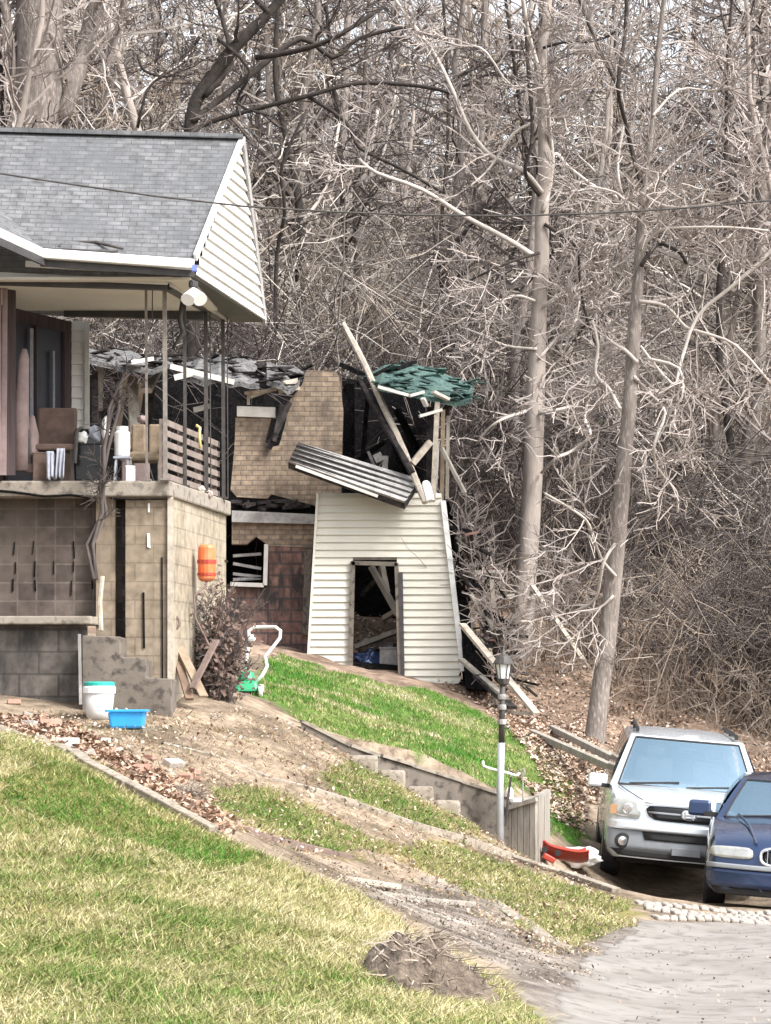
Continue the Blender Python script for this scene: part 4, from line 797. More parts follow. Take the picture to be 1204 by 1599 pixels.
def edging(name, pl, wd, h, mt, label, cat, d0=20, sink=.04, seg=None, wob=.0):
    m = MB(); g = [GP(a, b, d0) for a, b in pl]; r = random.Random(len(pl) * 7)
    for a, b in zip(g[:-1], g[1:]):
        n = max(1, int((b - a).length / (seg or .6)))
        for i in range(n):
            p, q_ = a.lerp(b, i / n), a.lerp(b, (i + .985) / n); p.z = gz(p.x, p.y) + h / 2 - sink + r.uniform(0, wob); q_.z = gz(q_.x, q_.y) + h / 2 - sink + r.uniform(0, wob)
            p.x += r.uniform(-wob, wob); q_.x += r.uniform(-wob, wob); m.bar(p, q_, wd, h)
    return single(m, name, M[mt], label, cat, bevel=.01)
edging('concrete_kerb', [(480, 1235), (560, 1262), (640, 1290), (720, 1316), (800, 1342), (880, 1368), (960, 1394)], .11, .09, 'kerb', 'thin pale concrete kerb running down beside the dirt lane to the cars', 'kerb', 26, wob=.022, sink=.05)
edging('timber_edging', [(350, 1299), (420, 1312), (480, 1326), (550, 1342)], .10, .07, 'rust', 'dark weathered timber edging in the dirt lane above the grass mound', 'timber', 24, wob=.01, seg=1.4)
edging('concrete_strip', [(742, 1392), (790, 1424), (835, 1452), (878, 1480)], .12, .06, 'kerb', 'pale concrete strip sunk in the mud beside the driveway', 'kerb', 21, wob=.006)
edging('lawn_edging', [(-30, 1143), (60, 1160), (130, 1196), (200, 1236), (270, 1272), (335, 1304)], .10, .10, 'kerb', 'old pale concrete edging along the crest of the grass mound', 'kerb', 21, wob=.015)
for k, (pl, lb, cat, mt) in enumerate((([(330, 1122), (455, 1132)], 'long pale board half buried in the dirt below the mower', 'board', 'greywood'), ([(250, 1160), (330, 1180), (420, 1215), (500, 1235)], 'long thin timber edging crossing the dirt yard', 'timber', 'greywood'), ([(590, 1398), (660, 1404), (740, 1412)], 'flat pale board lying in the muddy lane', 'board', 'greywood'), ([(545, 1378), (620, 1384)], 'short pale board lying at the edge of the muddy lane', 'board', 'palewood'), ([(690, 1468), (735, 1478)], 'small pale flat board on the mud near the driveway', 'board', 'palewood'), ([(560, 1452), (640, 1462), (700, 1466)], 'thin bent board in the mud below the dirt lane', 'board', 'greywood'))):
    edging('ground_board', pl, .07, .05, mt, lb, cat, 24, wob=.01, seg=1.5)
# timber terraces behind the lamp
for k, (a, b, lb) in enumerate(((P(830, 1152, 47), P(1000, 1218, 41), 'lower weathered landscape timber on the bank left of the silver car'), (P(862, 1148, 48), P(1005, 1208, 42), 'upper weathered landscape timber on the bank left of the silver car'))):
    m = MB(); a.z = max(a.z, gz(a.x, a.y) + .06); b.z = max(b.z, gz(b.x, b.y) + .06); m.bar(a, b, .10, .10); single(m, 'landscape_timber', M['greywood'], lb, 'timber', bevel=.01)
# mulch heap in the foreground
for (hx, hy, hs, lb, sd) in ((672, 1535, 1, 'low mound of dark soil and dead roots in the foreground grass', 4), (300, 1248, .35, 'small clod of grey soil at the crest of the grass mound', 9)):
    hs *= .82; hp = thing('soil_mound', GP(hx, hy), lb, 'soil mound'); o = hp.location; r = random.Random(sd)
    m = MB(); 
    def hf(u, v):
        x = o.x + (u - .5) * 1.1 * hs; y = o.y + (v - .5) * 1.6 * hs; rr_ = math.hypot((u - .5) * 2, (v - .5) * 2); h = max(0, 1 - rr_ ** 2) * .24 * hs
        return Vector((x, y, gz(x, y) - .01 - (.06 if rr_ > .95 else 0) + h * (1 + 1.5 * noise.noise(Vector((x * 6, y * 6, 0)))) + .05 * noise.noise(Vector((x * 25, y * 25, 3)))))
    m.grid(hf, 36, 36); m.build('soil', mat('soil', (.07, .052, .04), (.19, .15, .115), 14, .95, bump=.9, bscale=60), hp, smooth=True)
    m = MB()
    for i in range(int(360 * hs)):
        u, v = r.gauss(.5, .2), r.gauss(.5, .2); p = hf(min(max(u, 0), 1), min(max(v, 0), 1)); p.z = max(p.z, gz(p.x, p.y)); c = wander(p, p + Vector((r.gauss(0, .12), r.gauss(0, .12), r.uniform(-.02, .07))), 3, .3, r); m.tube(c, [.006, .005, .004, .002], 3, cap=False)
    tag(m.build('dead_roots', M['twig_tan'], hp, fix=False), kind='stuff')

# pavers strip
r = random.Random(14); k = 0
a0, a1 = GP(990, 1402, 24), GP(1215, 1424, 24); b0_, b1_ = GP(1020, 1438, 24), GP(1215, 1446, 24)
pav = []
nr = max(2, int((a0 - b0_).length / .24))
for j in range(4):
    for i in range(15):
        v = (j + .5) / 4; u = (i + .5 * (j % 2) + .3) / 15.3; p = a0.lerp(a1, u).lerp(b0_.lerp(b1_, u), v); s = Vector((.115, .44, .05)); z = gz(p.x, p.y)
        m = MB(); m.box((p.x, p.y, z + .002 + r.uniform(0, .008)), ((a1 - a0).length / 15.3 * .8, (a0 - b0_).length / 4 * .62, .05), Matrix.Rotation(r.uniform(-.12, .12), 3, 'Z')); single(m, 'paving_stone', M['paver'], 'pale rounded paving stone in the strip across the driveway before the cars', 'paving stone', 'paving stones across the driveway', bevel=.02)

# ------------------------------------------------------------------ lamp post, planter box, toys
gp = P(781, 1316, 34.9); gp.z = gz(gp.x, gp.y); lp = thing('lamp_post', gp, 'black lantern lamp post with pale pole and crossbar beside the lawn', 'lamp post'); D = gp.y; q = lambda px, py, dd=0: P(px, py, D + dd)
MB().tube([Vector((gp.x, gp.y, gp.z - .2)), q(781, 1230), q(783, 1160)], [.045, .042, .04], 12).build('pole', M['silver_dk'] if False else mat('pale_pole', (.50, .52, .56), (.38, .40, .43), 6, .4, metal=.3), lp, smooth=True)
MB().tube([q(783, 1160), q(785, 1065)], [.036, .034], 10).build('upper_pole', M['iron_dk'], lp, smooth=True)
for k, y in enumerate((1088, 1104, 1127)): MB().lathe(q(784, y), [(.046, -.03), (.05, 0), (.046, .03)], 12).build('tape_band', M['panel'], lp)
MB().tube([q(754, 1188), q(755, 1196), q(765, 1200), q(790, 1206), q(806, 1211), q(812, 1207)], .014, 8).build('crossbar', M['white_plastic'], lp, smooth=True)
MB().lathe(q(786, 1068), [(.04, -.02), (.06, .0), (.075, .06)], 4 if False else 8).build('lantern_base', M['iron_dk'], lp)
MB().lathe(q(786, 1062), [(.055, 0), (.085, .18)], 6).build('lantern_glass', M['glass_lamp'], lp)
m = MB(); [m.bar(q(786, 1062) + Vector((.06 * math.cos(a), .06 * math.sin(a), 0)), q(786, 1062) + Vector((.094 * math.cos(a), .094 * math.sin(a), .19)), .012, .012) for a in [i * math.pi / 3 for i in range(6)]]; m.build('lantern_frame', M['iron_dk'], lp)
MB().lathe(q(786, 1036), [(.12, -.01), (.115, .01), (.07, .08), (.03, .11), (.015, .15), (.004, .18)], 12).build('lantern_cap', M['iron_dk'], lp)
MB().tube([q(798, 1213, -.02), q(793, 1250, -.03), q(790, 1290, -.02)], .015, 6).build('hanging_cord', M['iron_dk'], lp)
pb = thing('planter_box', P(822, 1332, 35.6), 'weathered grey board fence box at the lower end of the retaining wall', 'planter'); o = pb.location
xA, xM, xB = P(791, 1316, 35.2), P(838, 1334, 35.0), P(856, 1318, 36.4)
zt1, zt2, zt3 = P(791, 1262, 35.2).z, P(838, 1248, 35.0).z, P(856, 1238, 36.4).z
def boards(a, b, za, zb, n, name):
    for i in range(n):
        p, q_ = a.lerp(b, (i + .04) / n), a.lerp(b, (i + .94) / n); z0, z1 = za + (zb - za) * i / n, za + (zb - za) * (i + 1) / n; nn = (b - a).cross(Vector((0, 0, 1))).normalized() * .025
        g = min(gz(p.x, p.y), gz(q_.x, q_.y)) - .1
        MB().hexa([Vector((p.x, p.y, g)) - nn, Vector((q_.x, q_.y, g)) - nn, Vector((q_.x, q_.y, g)) + nn, Vector((p.x, p.y, g)) + nn, Vector((p.x, p.y, z0)) - nn, Vector((q_.x, q_.y, z1)) - nn, Vector((q_.x, q_.y, z1)) + nn, Vector((p.x, p.y, z0)) + nn]).build(name, M['greywood'], pb)
boards(xA, xM, zt1, zt2 - .02, 5, 'board'); boards(xM, xB, zt2, zt3, 2, 'side_board')
m = MB(); m.bar(Vector((xA.x, xA.y - .05, zt1)), Vector((xM.x, xM.y - .05, zt2)), .06, .05); m.bar(Vector((xM.x, xM.y, zt2 + .02)), Vector((xB.x, xB.y, zt3 + .02)), .06, .05); m.build('top_rail', M['greywood'], pb)
m = MB(); m.slab([Vector((xA.x, xA.y, zt1 - .04)), Vector((xM.x, xM.y, zt2 - .04)), Vector((xB.x, xB.y, zt3 - .04)), Vector((xA.x + .1, xB.y, zt3 - .04))], (0, 0, -.03)); m.build('inner_panel', M['greywood'], pb)
pb2 = thing('plastic_sink', P(800, 1258, 35.3), 'white plastic basin and jug sitting on the planter box by the lamp post', 'basin')
MB().lathe(P(804, 1256, 35.25), [(.05, 0), (.09, .03), (.10, .07)], 14).build('basin', M['white_plastic'], pb2); MB().lathe(P(796, 1256, 35.3), [(.03, 0), (.045, .02), (.045, .16), (.02, .20)], 12).build('jug', M['white_plastic'], pb2)
m = MB(); m.tube([P(817, 1262, 35.2), P(816, 1205, 35.2)], .010, 6); m.tube([P(812, 1203, 35.2), P(817, 1200, 35.2), P(820, 1208, 35.2), P(816, 1212, 35.2)], .012, 6); single(m, 'garden_stake', M['greywood'], 'thin garden stake with curled top rising from the planter box', 'stake')
gp = P(882, 1350, 35.3); gp.z = max(gz(gp.x, gp.y), gp.z) + .01; sl = thing('plastic_sled', gp, 'red orange plastic sled lying beside the planter box', 'sled')
def sf(u, v):
    x = (u - .5) * .50; y = (v - .5) * .5; return Vector((gp.x + x, gp.y + y - x * .2, gp.z + .03 + 1.1 * abs(v - .5) ** 2 * .5 + .05 * (abs(u - .5) * 2) ** 4 + (.5 - u) * .10))
MB().grid(sf, 16, 10).build('hull', M['red'], sl, smooth=True, solid=.02)
m = MB(); m.tube([sf(u, 0) for u in np.linspace(0, 1, 10)] + [sf(1, v) for v in (.25, .5, .75)] + [sf(u, 1) for u in np.linspace(1, 0, 10)] + [sf(0, v) for v in (.75, .5, .25, 0)], .014, 6); m.build('rim', M['red'], sl, smooth=True)
ty = thing('toy_wagon', P(856, 1345, 35.7), 'small dark red toy cart lying against the foot of the planter box', 'toy'); o = P(857, 1340, 34.9)
MB().box(o, (.15, .14, .07), Matrix.Rotation(.5, 3, 'Y')).build('cart_body', M['red'], ty, bevel=.015)
for dx_, dz in ((-.05, .10), (.10, .06)): MB().lathe(o + Vector((dx_, -.05, dz)), [(.035, -.02), (.035, .02)], 12, 'Y').build('wheel', M['black'], ty)
o = P(908, 1338, 36.6); o.z = max(gz(o.x, o.y) + .10, o.z); bag(o, (.22, .2, .13), 'white_plastic', 'crumpled white tarp on the ground beside the silver car wheel', 41, 'tarp', 'tarp')

# ------------------------------------------------------------------ cars
def car(name, label, S, paint, loc, yaw, roll, pitch, suv):
    root = thing(name, loc, label, 'car'); L_ = S['L']; bow = S['bow']
    def warp(x, y, z): return Vector((x, y + bow * (abs(x) / S['w']) ** 2.4 * max(0, 1 - y / 1.1) + S['rake'] * max(0, z - .5) * max(0, 1 - y / .8) - bow * 1.0 * (abs(x) / S['w']) ** 2.4 * max(0, 1 - (L_ - y) / .8), z))
    prof = [(0, .90), (.10, .965), (.28, 1.0), (.5, 1.0), (.72, .995), (.88, .975), (1, .93)]; cols_ = [-1, -.9, -.7, -.45, -.2, 0, .2, .45, .7, .9, 1]
    def ring(y, w_, zs_, zc_, zb):
        side = [(w_ * f, zb + (zs_ - zb) * t) for t, f in prof]; tp = [(c_ * w_ * .93, zs_ + (zc_ - zs_) * (1 - abs(c_) ** 2.2)) for c_ in cols_]
        return [(-x, z) for x, z in side] + tp[1:-1] + [(x, z) for x, z in side[::-1]]
    m = MB(); rings = [[warp(x, s_[0], z) for x, z in ring(*s_)] for s_ in S['st']]; n = len(rings[0])
    for i in range(len(rings) - 1):
        m.add(rings[i] + rings[i + 1], [(j, j + 1, n + j + 1, n + j) for j in range(n - 1)])
    for s_ in (S['st'][0], S['st'][-1]):   # end caps
        y, w_, zs_, zc_, zb = s_
        rows = [[warp(c_ * w_ * f, y, zb + (zs_ - zb) * t) for c_ in cols_] for t, f in prof]; rows.append([warp(c_ * w_ * .93, y, zs_ + (zc_ - zs_) * (1 - abs(c_) ** 2.2)) for c_ in cols_])
        flat = [p for rw_ in rows for p in rw_]; k = len(cols_); m.add(flat, [(a * k + b, a * k + b + 1, (a + 1) * k + b + 1, (a + 1) * k + b) for a in range(len(rows) - 1) for b in range(k - 1)])
    body = m.build('body', paint, root, world=False, weld=True)
    # wheel arches: cut the shell
    bm = bmesh.new()
    for wy in S['axles']:
        bmesh.ops.create_cone(bm, cap_ends=True, segments=32, radius1=S['wr'] + .06, radius2=S['wr'] + .06, depth=3, matrix=Matrix.Translation((0, wy, S['wr'])) @ Matrix.Rotation(R(90), 4, 'Y'))
    cm = bpy.data.meshes.new('cut'); bm.to_mesh(cm); bm.free(); co = bpy.data.objects.new('cut', cm); C.objects.link(co)
    md = body.modifiers.new('sol', 'SOLIDIFY'); md.thickness = .03; md.offset = -1
    md = body.modifiers.new('bo', 'BOOLEAN'); md.object = co; md.solver = 'EXACT'
    dg = bpy.context.evaluated_depsgraph_get(); me = bpy.data.meshes.new_from_object(body.evaluated_get(dg)); body.modifiers.clear(); body.data = me; bpy.data.objects.remove(co)
    me.polygons.foreach_set('use_smooth', [True] * len(me.polygons)); md = body.modifiers.new('e', 'EDGE_SPLIT'); md.split_angle = R(32)
    def bx_(nm, c_, d, mt, par=root, bv=0, rot=None): return MB().box(c_, d, rot).build(nm, mt, par, world=False, bevel=bv)
    bx_('underbody', (0, L_ / 2, .36), (S['w'] * 1.62, L_ - .9, .26), M['black'])
    # surface patches on the nose
    def nose(x, z, e): v = warp(x, 0, z); v.y -= e; return v
    def patch(nm, c_, mt, e=.008, par=root, nu=8, nv=4, both=False, rnd=0):
        out = None
        for sg in ((1, -1) if both else (1,)):
            def fn(u, v):
                a = Vector(c_[0]).lerp(Vector(c_[1]), u); b = Vector(c_[3]).lerp(Vector(c_[2]), u); p = a.lerp(b, v)
                p.y *= S['zk']
                if rnd: cx_ = sum(k_[0] for k_ in c_) / 4; cz_ = sum(k_[1] for k_ in c_) / 4 * S['zk']; s1, s2 = 2 * u - 1, 2 * v - 1; f = 1 - rnd * (abs(s1) ** 3) * (abs(s2) ** 3); p = Vector((cx_ + (p.x - cx_) * f, cz_ + (p.y - cz_) * f))
                return nose(p.x * sg, p.y, e)
            out = MB().grid(fn, nu, nv).build(nm, mt, par, world=False, smooth=True, solid=.012)
        return out
    # greenhouse
    g = S['gh']; (yb0, yb1, wb, zb_) = g[0]; (yt0, yt1, wt, ztp) = g[1]
    bl, tl = [Vector((-wb, yb0 + .10, zb_)), Vector((wb, yb0 + .10, zb_)), Vector((wb * .96, yb1, zb_)), Vector((-wb * .96, yb1, zb_))], [Vector((-wt, yt0 + .05, ztp)), Vector((wt, yt0 + .05, ztp)), Vector((wt * .96, yt1, ztp)), Vector((-wt * .96, yt1, ztp))]
    def gpt(i, j, u, v, e=0, crown=0):   # face between corner i and j
        a = bl[i].lerp(bl[j], u); b = tl[i].lerp(tl[j], u); p = a.lerp(b, v); nn = (bl[j] - bl[i]).cross(tl[i] - bl[i]).normalized(); b_ = .0
        if (i, j) == (0, 1): b_ = -.09 * (1 - (2 * u - 1) ** 2)
        s_ = .05 * math.sin(math.pi * min(v, 1)) ** 1
        return p + Vector((0, b_, 0)) + nn * (e + s_ * (.6 if (i, j) != (0, 1) else .3))
    m = MB()
    for i, j in ((1, 2), (2, 3), (3, 0)): m.grid(lambda u, v, i=i, j=j: gpt(i, j, u, v), 8, 6)
    br = lambda t, a, b: a * t * 5 if t <= .2 else (b + (1 - b) * (t - .8) * 5 if t >= .8 else a + (b - a) * (t - .2) / .6)
    fr_ = MB(); fr_.grid(lambda u, v: gpt(0, 1, br(u, .06, .94), br(v, .05, .92)), 10, 10)
    fr_.f = [f for k, f in enumerate(fr_.f) if not (2 <= k % 10 < 8 and 2 <= k // 10 < 8)]; m.add(fr_.v, fr_.f)
    def rooff(u, v):
        a = gpt(0, 1, u, 1); b = gpt(3, 2, u, 1) if False else tl[3].lerp(tl[2], u); p = a.lerp(b, v); return p + Vector((0, 0, .05 * (1 - (2 * u - 1) ** 4) * (1 - (2 * v - 1) ** 4)))
    m.grid(rooff, 8, 6); gh = m.build('roof', paint, root, world=False, smooth=True, weld=True); md = gh.modifiers.new('e', 'EDGE_SPLIT'); md.split_angle = R(38)
    bx_('dashboard', (0, yb0 + .42, zb_ - .03), (wb * 1.7, .5, .10), M['silver_dk'], bv=.02)
    sy = yb0 + 1.25
    for sx in (-.36, .36):
        st_ = bx_('seat', (sx, sy, zb_ + (ztp - zb_) * .10), (.46, .14, (ztp - zb_) * .9), M['seat'], bv=.05); bx_('headrest', (sx, sy, zb_ + (ztp - zb_) * .70), (.24, .1, (ztp - zb_) * .24), M['seat'], st_, bv=.04)
    bx_('rear_seat', (0, sy + .95, zb_ + .02), (1.2, .14, .50), M['seat'], bv=.05)
    MB().tube([Vector((.36 + .19 * math.cos(a), sy - .62 + .05 * math.sin(a), zb_ + .06 + .17 * math.sin(a))) for a in np.linspace(0, 6.283, 21)], .016, 6).build('steering_wheel', M['black'], root, world=False)
    bx_('rear_mirror', (0, gpt(0, 1, .5, .82).y + .10, gpt(0, 1, .5, .82).z - .02), (.22, .03, .06), M['black'], bv=.01)
    def win(nm, i, j, u0, u1, v0, v1, mt, e=.007, tap=.0): return MB().grid(lambda u, v: gpt(i, j, (u0 + tap * v) + ((u1 - tap * v) - (u0 + tap * v)) * u, v0 + (v1 - v0) * v, e), 8, 6).build(nm, mt, root, world=False, smooth=True)
    ws = win('windscreen', 0, 1, .055, .945, .04, .93, M['glass_car'])
    m = MB(); [m.tube([gpt(0, 1, .055 + .89 * u, .03 if k == 0 else .94, .01) for u in np.linspace(0, 1, 9)], .014, 5) for k in (0, 1)]; [m.tube([gpt(0, 1, u, v, .008) for v in np.linspace(.03, .94, 6)], .012, 5) for u in (.05, .95)]; m.build('seal', M['black'], ws, world=False)
    m = MB(); [m.tube([gpt(0, 1, a, .05, .016), gpt(0, 1, b, .13, .02)], .012, 5) for a, b in ((.12, .45), (.5, .88))]; m.build('wiper', M['black'], ws, world=False)
    for (i, j) in ((1, 2), (3, 0)):
        for u0, u1 in ((.06, .34), (.37, .64), (.67, .94)):
            if (i, j) == (3, 0): u0, u1 = 1 - u1, 1 - u0
            win('side_window', i, j, u0, u1, .08, .88, M['glass_side'])
    win('rear_window', 2, 3, .08, .92, .1, .9, M['glass_side'])
    for sx in (-1, 1):   # wheels
        for k, wy in enumerate(S['axles']):
            r_ = S['wr']; xo = sx * (S['w'] - .12); cw = Vector((xo, wy, r_)); tw = .12
            wh = MB().lathe(cw, [(r_ * .55, -tw * .8), (r_ * .9, -tw), (r_, -tw * .7), (r_, tw * .7), (r_ * .9, tw), (r_ * .55, tw * .8)], 28, 'X').build('wheel', M['black'], root, world=False, smooth=False, bevel=.01)
            MB().lathe(cw + Vector((sx * .02, 0, 0)), [(r_ * .6, -tw * .7), (r_ * .62, tw * .78), (r_ * .5, tw * .72), (r_ * .15, tw * .82)] if sx > 0 else [(r_ * .15, -tw * .82), (r_ * .5, -tw * .72), (r_ * .62, -tw * .78), (r_ * .6, tw * .7)], 20, 'X').build('rim', M['rim'], wh, world=False)
        # mirrors
        mx = gpt(0, 1, 0 if sx < 0 else 1, .10); c_ = Vector((sx * (S['w'] + .10), mx.y + .12, S['mz']))
        mr = MB().hexa([c_ + Vector(v) for v in ((-.13, -.03, -.08), (.13, -.03, -.08), (.12, .07, -.08), (-.12, .07, -.08), (-.12, -.02, .09), (.12, -.02, .09), (.11, .06, .09), (-.11, .06, .09))]).build('mirror', paint, root, world=False, bevel=.03)
        MB().bar((sx * (S['w'] - .14), mx.y + .12, S['mz'] - .06), (c_.x - sx * .05, c_.y, S['mz'] - .05), .06, .05).build('arm', M['black'], mr, world=False)
        MB().grid(lambda u, v: c_ + Vector(((u - .5) * .2, .075, (v - .5) * .13)), 1, 1).build('mirror_glass', M['glass_car'], mr, world=False)
    for sx in (-1, 1): bx_('tail_lamp', (sx * S['w'] * .6, L_ - .03, .72), (.18, .05, .25), M['red'])
    S['fn'](root, patch, bx_, nose, gpt, tl, gh)
    root.rotation_euler = (pitch, roll, yaw); return root
def suv_details(root, patch, bx_, nose, gpt, tl, gh):
    patch('lower_bumper', [(-.93, .36), (.93, .36), (.95, .60), (-.95, .60)], M['silver_dk'], .004, nu=16)
    patch('bumper_band', [(-.94, .585), (.94, .585), (.93, .675), (-.93, .675)], M['silver'], .035, nu=16)
    gr = patch('grille', [(-.46, .70), (.46, .70), (.54, .86), (-.54, .86)], M['blackgloss'], .010, rnd=.12)
    patch('grille_bar', [(-.48, .775), (.48, .775), (.50, .795), (-.50, .795)], M['silver_dk'], .016, par=gr)
    # emblem: an H-shaped badge in a rounded plate
    em = patch('badge', [(-.085, .735), (.085, .735), (.095, .84), (-.095, .84)], M['chrome'], .03, par=gr, rnd=.2)
    m = MB(); [m.bar(nose(x0, z0 * 1.12, .05), nose(x1, z1 * 1.12, .05), .022, .012, up=(0, 1, 0)) for x0, z0, x1, z1 in ((-.045, .75, -.055, .825), (.045, .75, .055, .825), (-.04, .785, .04, .785))]; m.build('badge_letter', M['silver_dk'], gr, world=False)
    patch('grille_frame', [(-.53, .87), (.53, .87), (.55, .89), (-.55, .89)], M['silver'], .018); 
    patch('air_intake', [(-.50, .49), (.50, .49), (.54, .575), (-.54, .575)], M['black'], .014)
    hl = patch('headlight', [(.56, .69), (.93, .72), (.945, .90), (.60, .915)], M['headlamp'], .012, both=True, rnd=.15)
    for sx in (-1, 1):
        MB().grid(lambda u, v: nose(sx * (.86 + .075 * u), .82 + .11 * v, .022), 3, 3).build('indicator', M['amber'], hl, world=False, smooth=True)
        c_ = nose(sx * .73, .90, .02); MB().lathe(c_, [(.065, 0), (.05, -.012), (.0, -.014)], 16, 'Y').build('reflector', M['chrome'], hl, world=False)
        c_ = nose(sx * .76, .51, .0); fg = MB().lathe(c_, [(.095, .01), (.095, -.02), (.07, -.025)], 18, 'Y').build('fog_lamp_bezel', M['black'], root, world=False); MB().lathe(c_, [(.06, -.02), (.055, -.035), (.01, -.04)], 16, 'Y').build('fog_lamp', M['chrome'], fg, world=False)
        m = MB(); m.tube([tl[0 if sx < 0 else 1] + Vector((-sx * .08, .25, .07)), (tl[3 if sx < 0 else 2]) + Vector((-sx * .08, -.2, .08))], .022, 6)
        for yy in (2.1, 3.2, 4.2): m.box((sx * .62, yy, 1.77), (.04, .08, .05))
        m.build('roof_rail', M['black'], root, world=False)
    patch('valance', [(-.80, .30), (.80, .30), (.90, .37), (-.90, .37)], M['black'], .006, nu=16)
    m = MB(); [m.tube([nose(sx * .56, .99, -.01) + Vector((0, 0, .025)), Vector((sx * .74, .5, 1.092)), Vector((sx * .84, 1.1, 1.13))], .006, 4) for sx in (-1, 1)]; m.build('bonnet_seam', M['black'], root, world=False)
    bx_('number_plate_mount', (.0, -.02, .44), (.34, .03, .09), M['silver_dk'])
suvS = dict(L=4.77, w=.98, bow=.20, rake=.12, axles=(.92, 3.62), wr=.355, mz=1.13, st=[(0, .86, .92, .97, .32), (.04, .90, .97, 1.01, .31), (.16, .94, 1.01, 1.05, .30), (.5, .97, 1.06, 1.10, .28), (1.15, .98, 1.10, 1.14, .28), (1.6, .98, 1.12, 1.15, .25), (3, .98, 1.12, 1.14, .25), (4.5, .97, 1.12, 1.14, .27), (4.72, .93, 1.08, 1.1, .32), (4.77, .88, 1.0, 1.05, .36)], gh=[(1.12, 4.66, .93, 1.10), (1.86, 4.45, .70, 1.72)], zk=1.12, fn=suv_details)
def sedan_details(root, patch, bx_, nose, gpt, tl, gh):
    patch('bumper', [(-.90, .28), (.90, .28), (.92, .47), (-.92, .47)], M['navy'], .03, nu=16)
    patch('bumper_strip', [(-.92, .47), (.92, .47), (.92, .52), (-.92, .52)], M['silver_dk'], .045, nu=16)
    gr = patch('grille', [(-.34, .53), (.34, .53), (.37, .70), (-.37, .70)], M['blackgloss'], .02, rnd=.3)
    m = MB(); ring = [nose(.37 * math.copysign(abs(math.cos(a)) ** .5, math.cos(a)), .615 + .095 * math.copysign(abs(math.sin(a)) ** .6, math.sin(a)), .03) for a in np.linspace(0, 2 * math.pi, 33)]; m.tube(ring, .018, 6); m.build('chrome_surround', M['chrome'], gr, world=False, smooth=True)
    m = MB(); [m.bar(nose(x, .54, .028), nose(x, .69, .028), .008, .008) for x in np.linspace(-.3, .3, 15)]; m.build('grille_bars', M['silver_dk'], gr, world=False)
    patch('headlight', [(.44, .575), (.88, .575), (.90, .69), (.46, .70)], M['headlamp'], .02, both=True, rnd=.15)
    patch('lower_valance', [(-.80, .20), (.80, .20), (.86, .28), (-.86, .28)], M['black'], .0, nu=16)
    for sx in (-1, 1): MB().tube([nose(sx * .42, .72, .0) + Vector((0, .03, .02)), Vector((sx * .5, .6, .89)), Vector((sx * .62, 1.3, .965))], .012, 5).build('bonnet_crease', M['navy'], root, world=False)
sedS = dict(zk=1, L=5.05, w=.94, bow=.22, rake=.22, axles=(.98, 3.85), wr=.325, mz=.98, st=[(0, .82, .62, .68, .25), (.04, .87, .67, .73, .22), (.18, .91, .73, .80, .20), (.6, .93, .82, .89, .20), (1.35, .94, .90, .955, .20), (2, .94, .93, .95, .20), (3.9, .94, .93, .96, .20), (4.6, .92, .90, .95, .22), (5.0, .88, .85, .90, .26), (5.05, .83, .78, .82, .3)], gh=[(1.30, 4.25, .86, .90), (2.12, 3.65, .60, 1.315)], fn=sedan_details)
def seat_car(fx, fy, yaw):   # front axle ground point
    return Vector((fx, fy, gz(fx, fy)))
fl = P(1068, 1380, 36.7)
SUV = car('parked_suv', 'silver sport utility car parked facing the viewer beside the bank', suvS, M['silver'], Vector((X(1066, 36.6), 36.6, 0)), R(-2.5), R(5.0), R(2.2), True)
SUV.location.z = Zp(1378, 37.5) - .92 * math.sin(R(2.2))
SED = car('parked_sedan', 'dark blue saloon car parked facing the viewer at the right edge', sedS, M['navy'], Vector((X(1238, 31.5), 31.5, 0)), R(-6.5), R(4.0), R(1.5), False)
SED.location.z = Zp(1424, 32.4) - .02
# ------------------------------------------------------------------ overhead cable
m = MB(); m.tube([P(a, b, 31) for a, b in ((-60, 263), (0, 271), (120, 289), (240, 306), (380, 322), (520, 331), (660, 336), (800, 337), (940, 333), (1080, 324), (1204, 313), (1290, 305))], .0095, 6)
single(m, 'overhead_cable', M['iron_dk'], 'thin black overhead cable sagging across the whole view', 'cable', smooth=True)

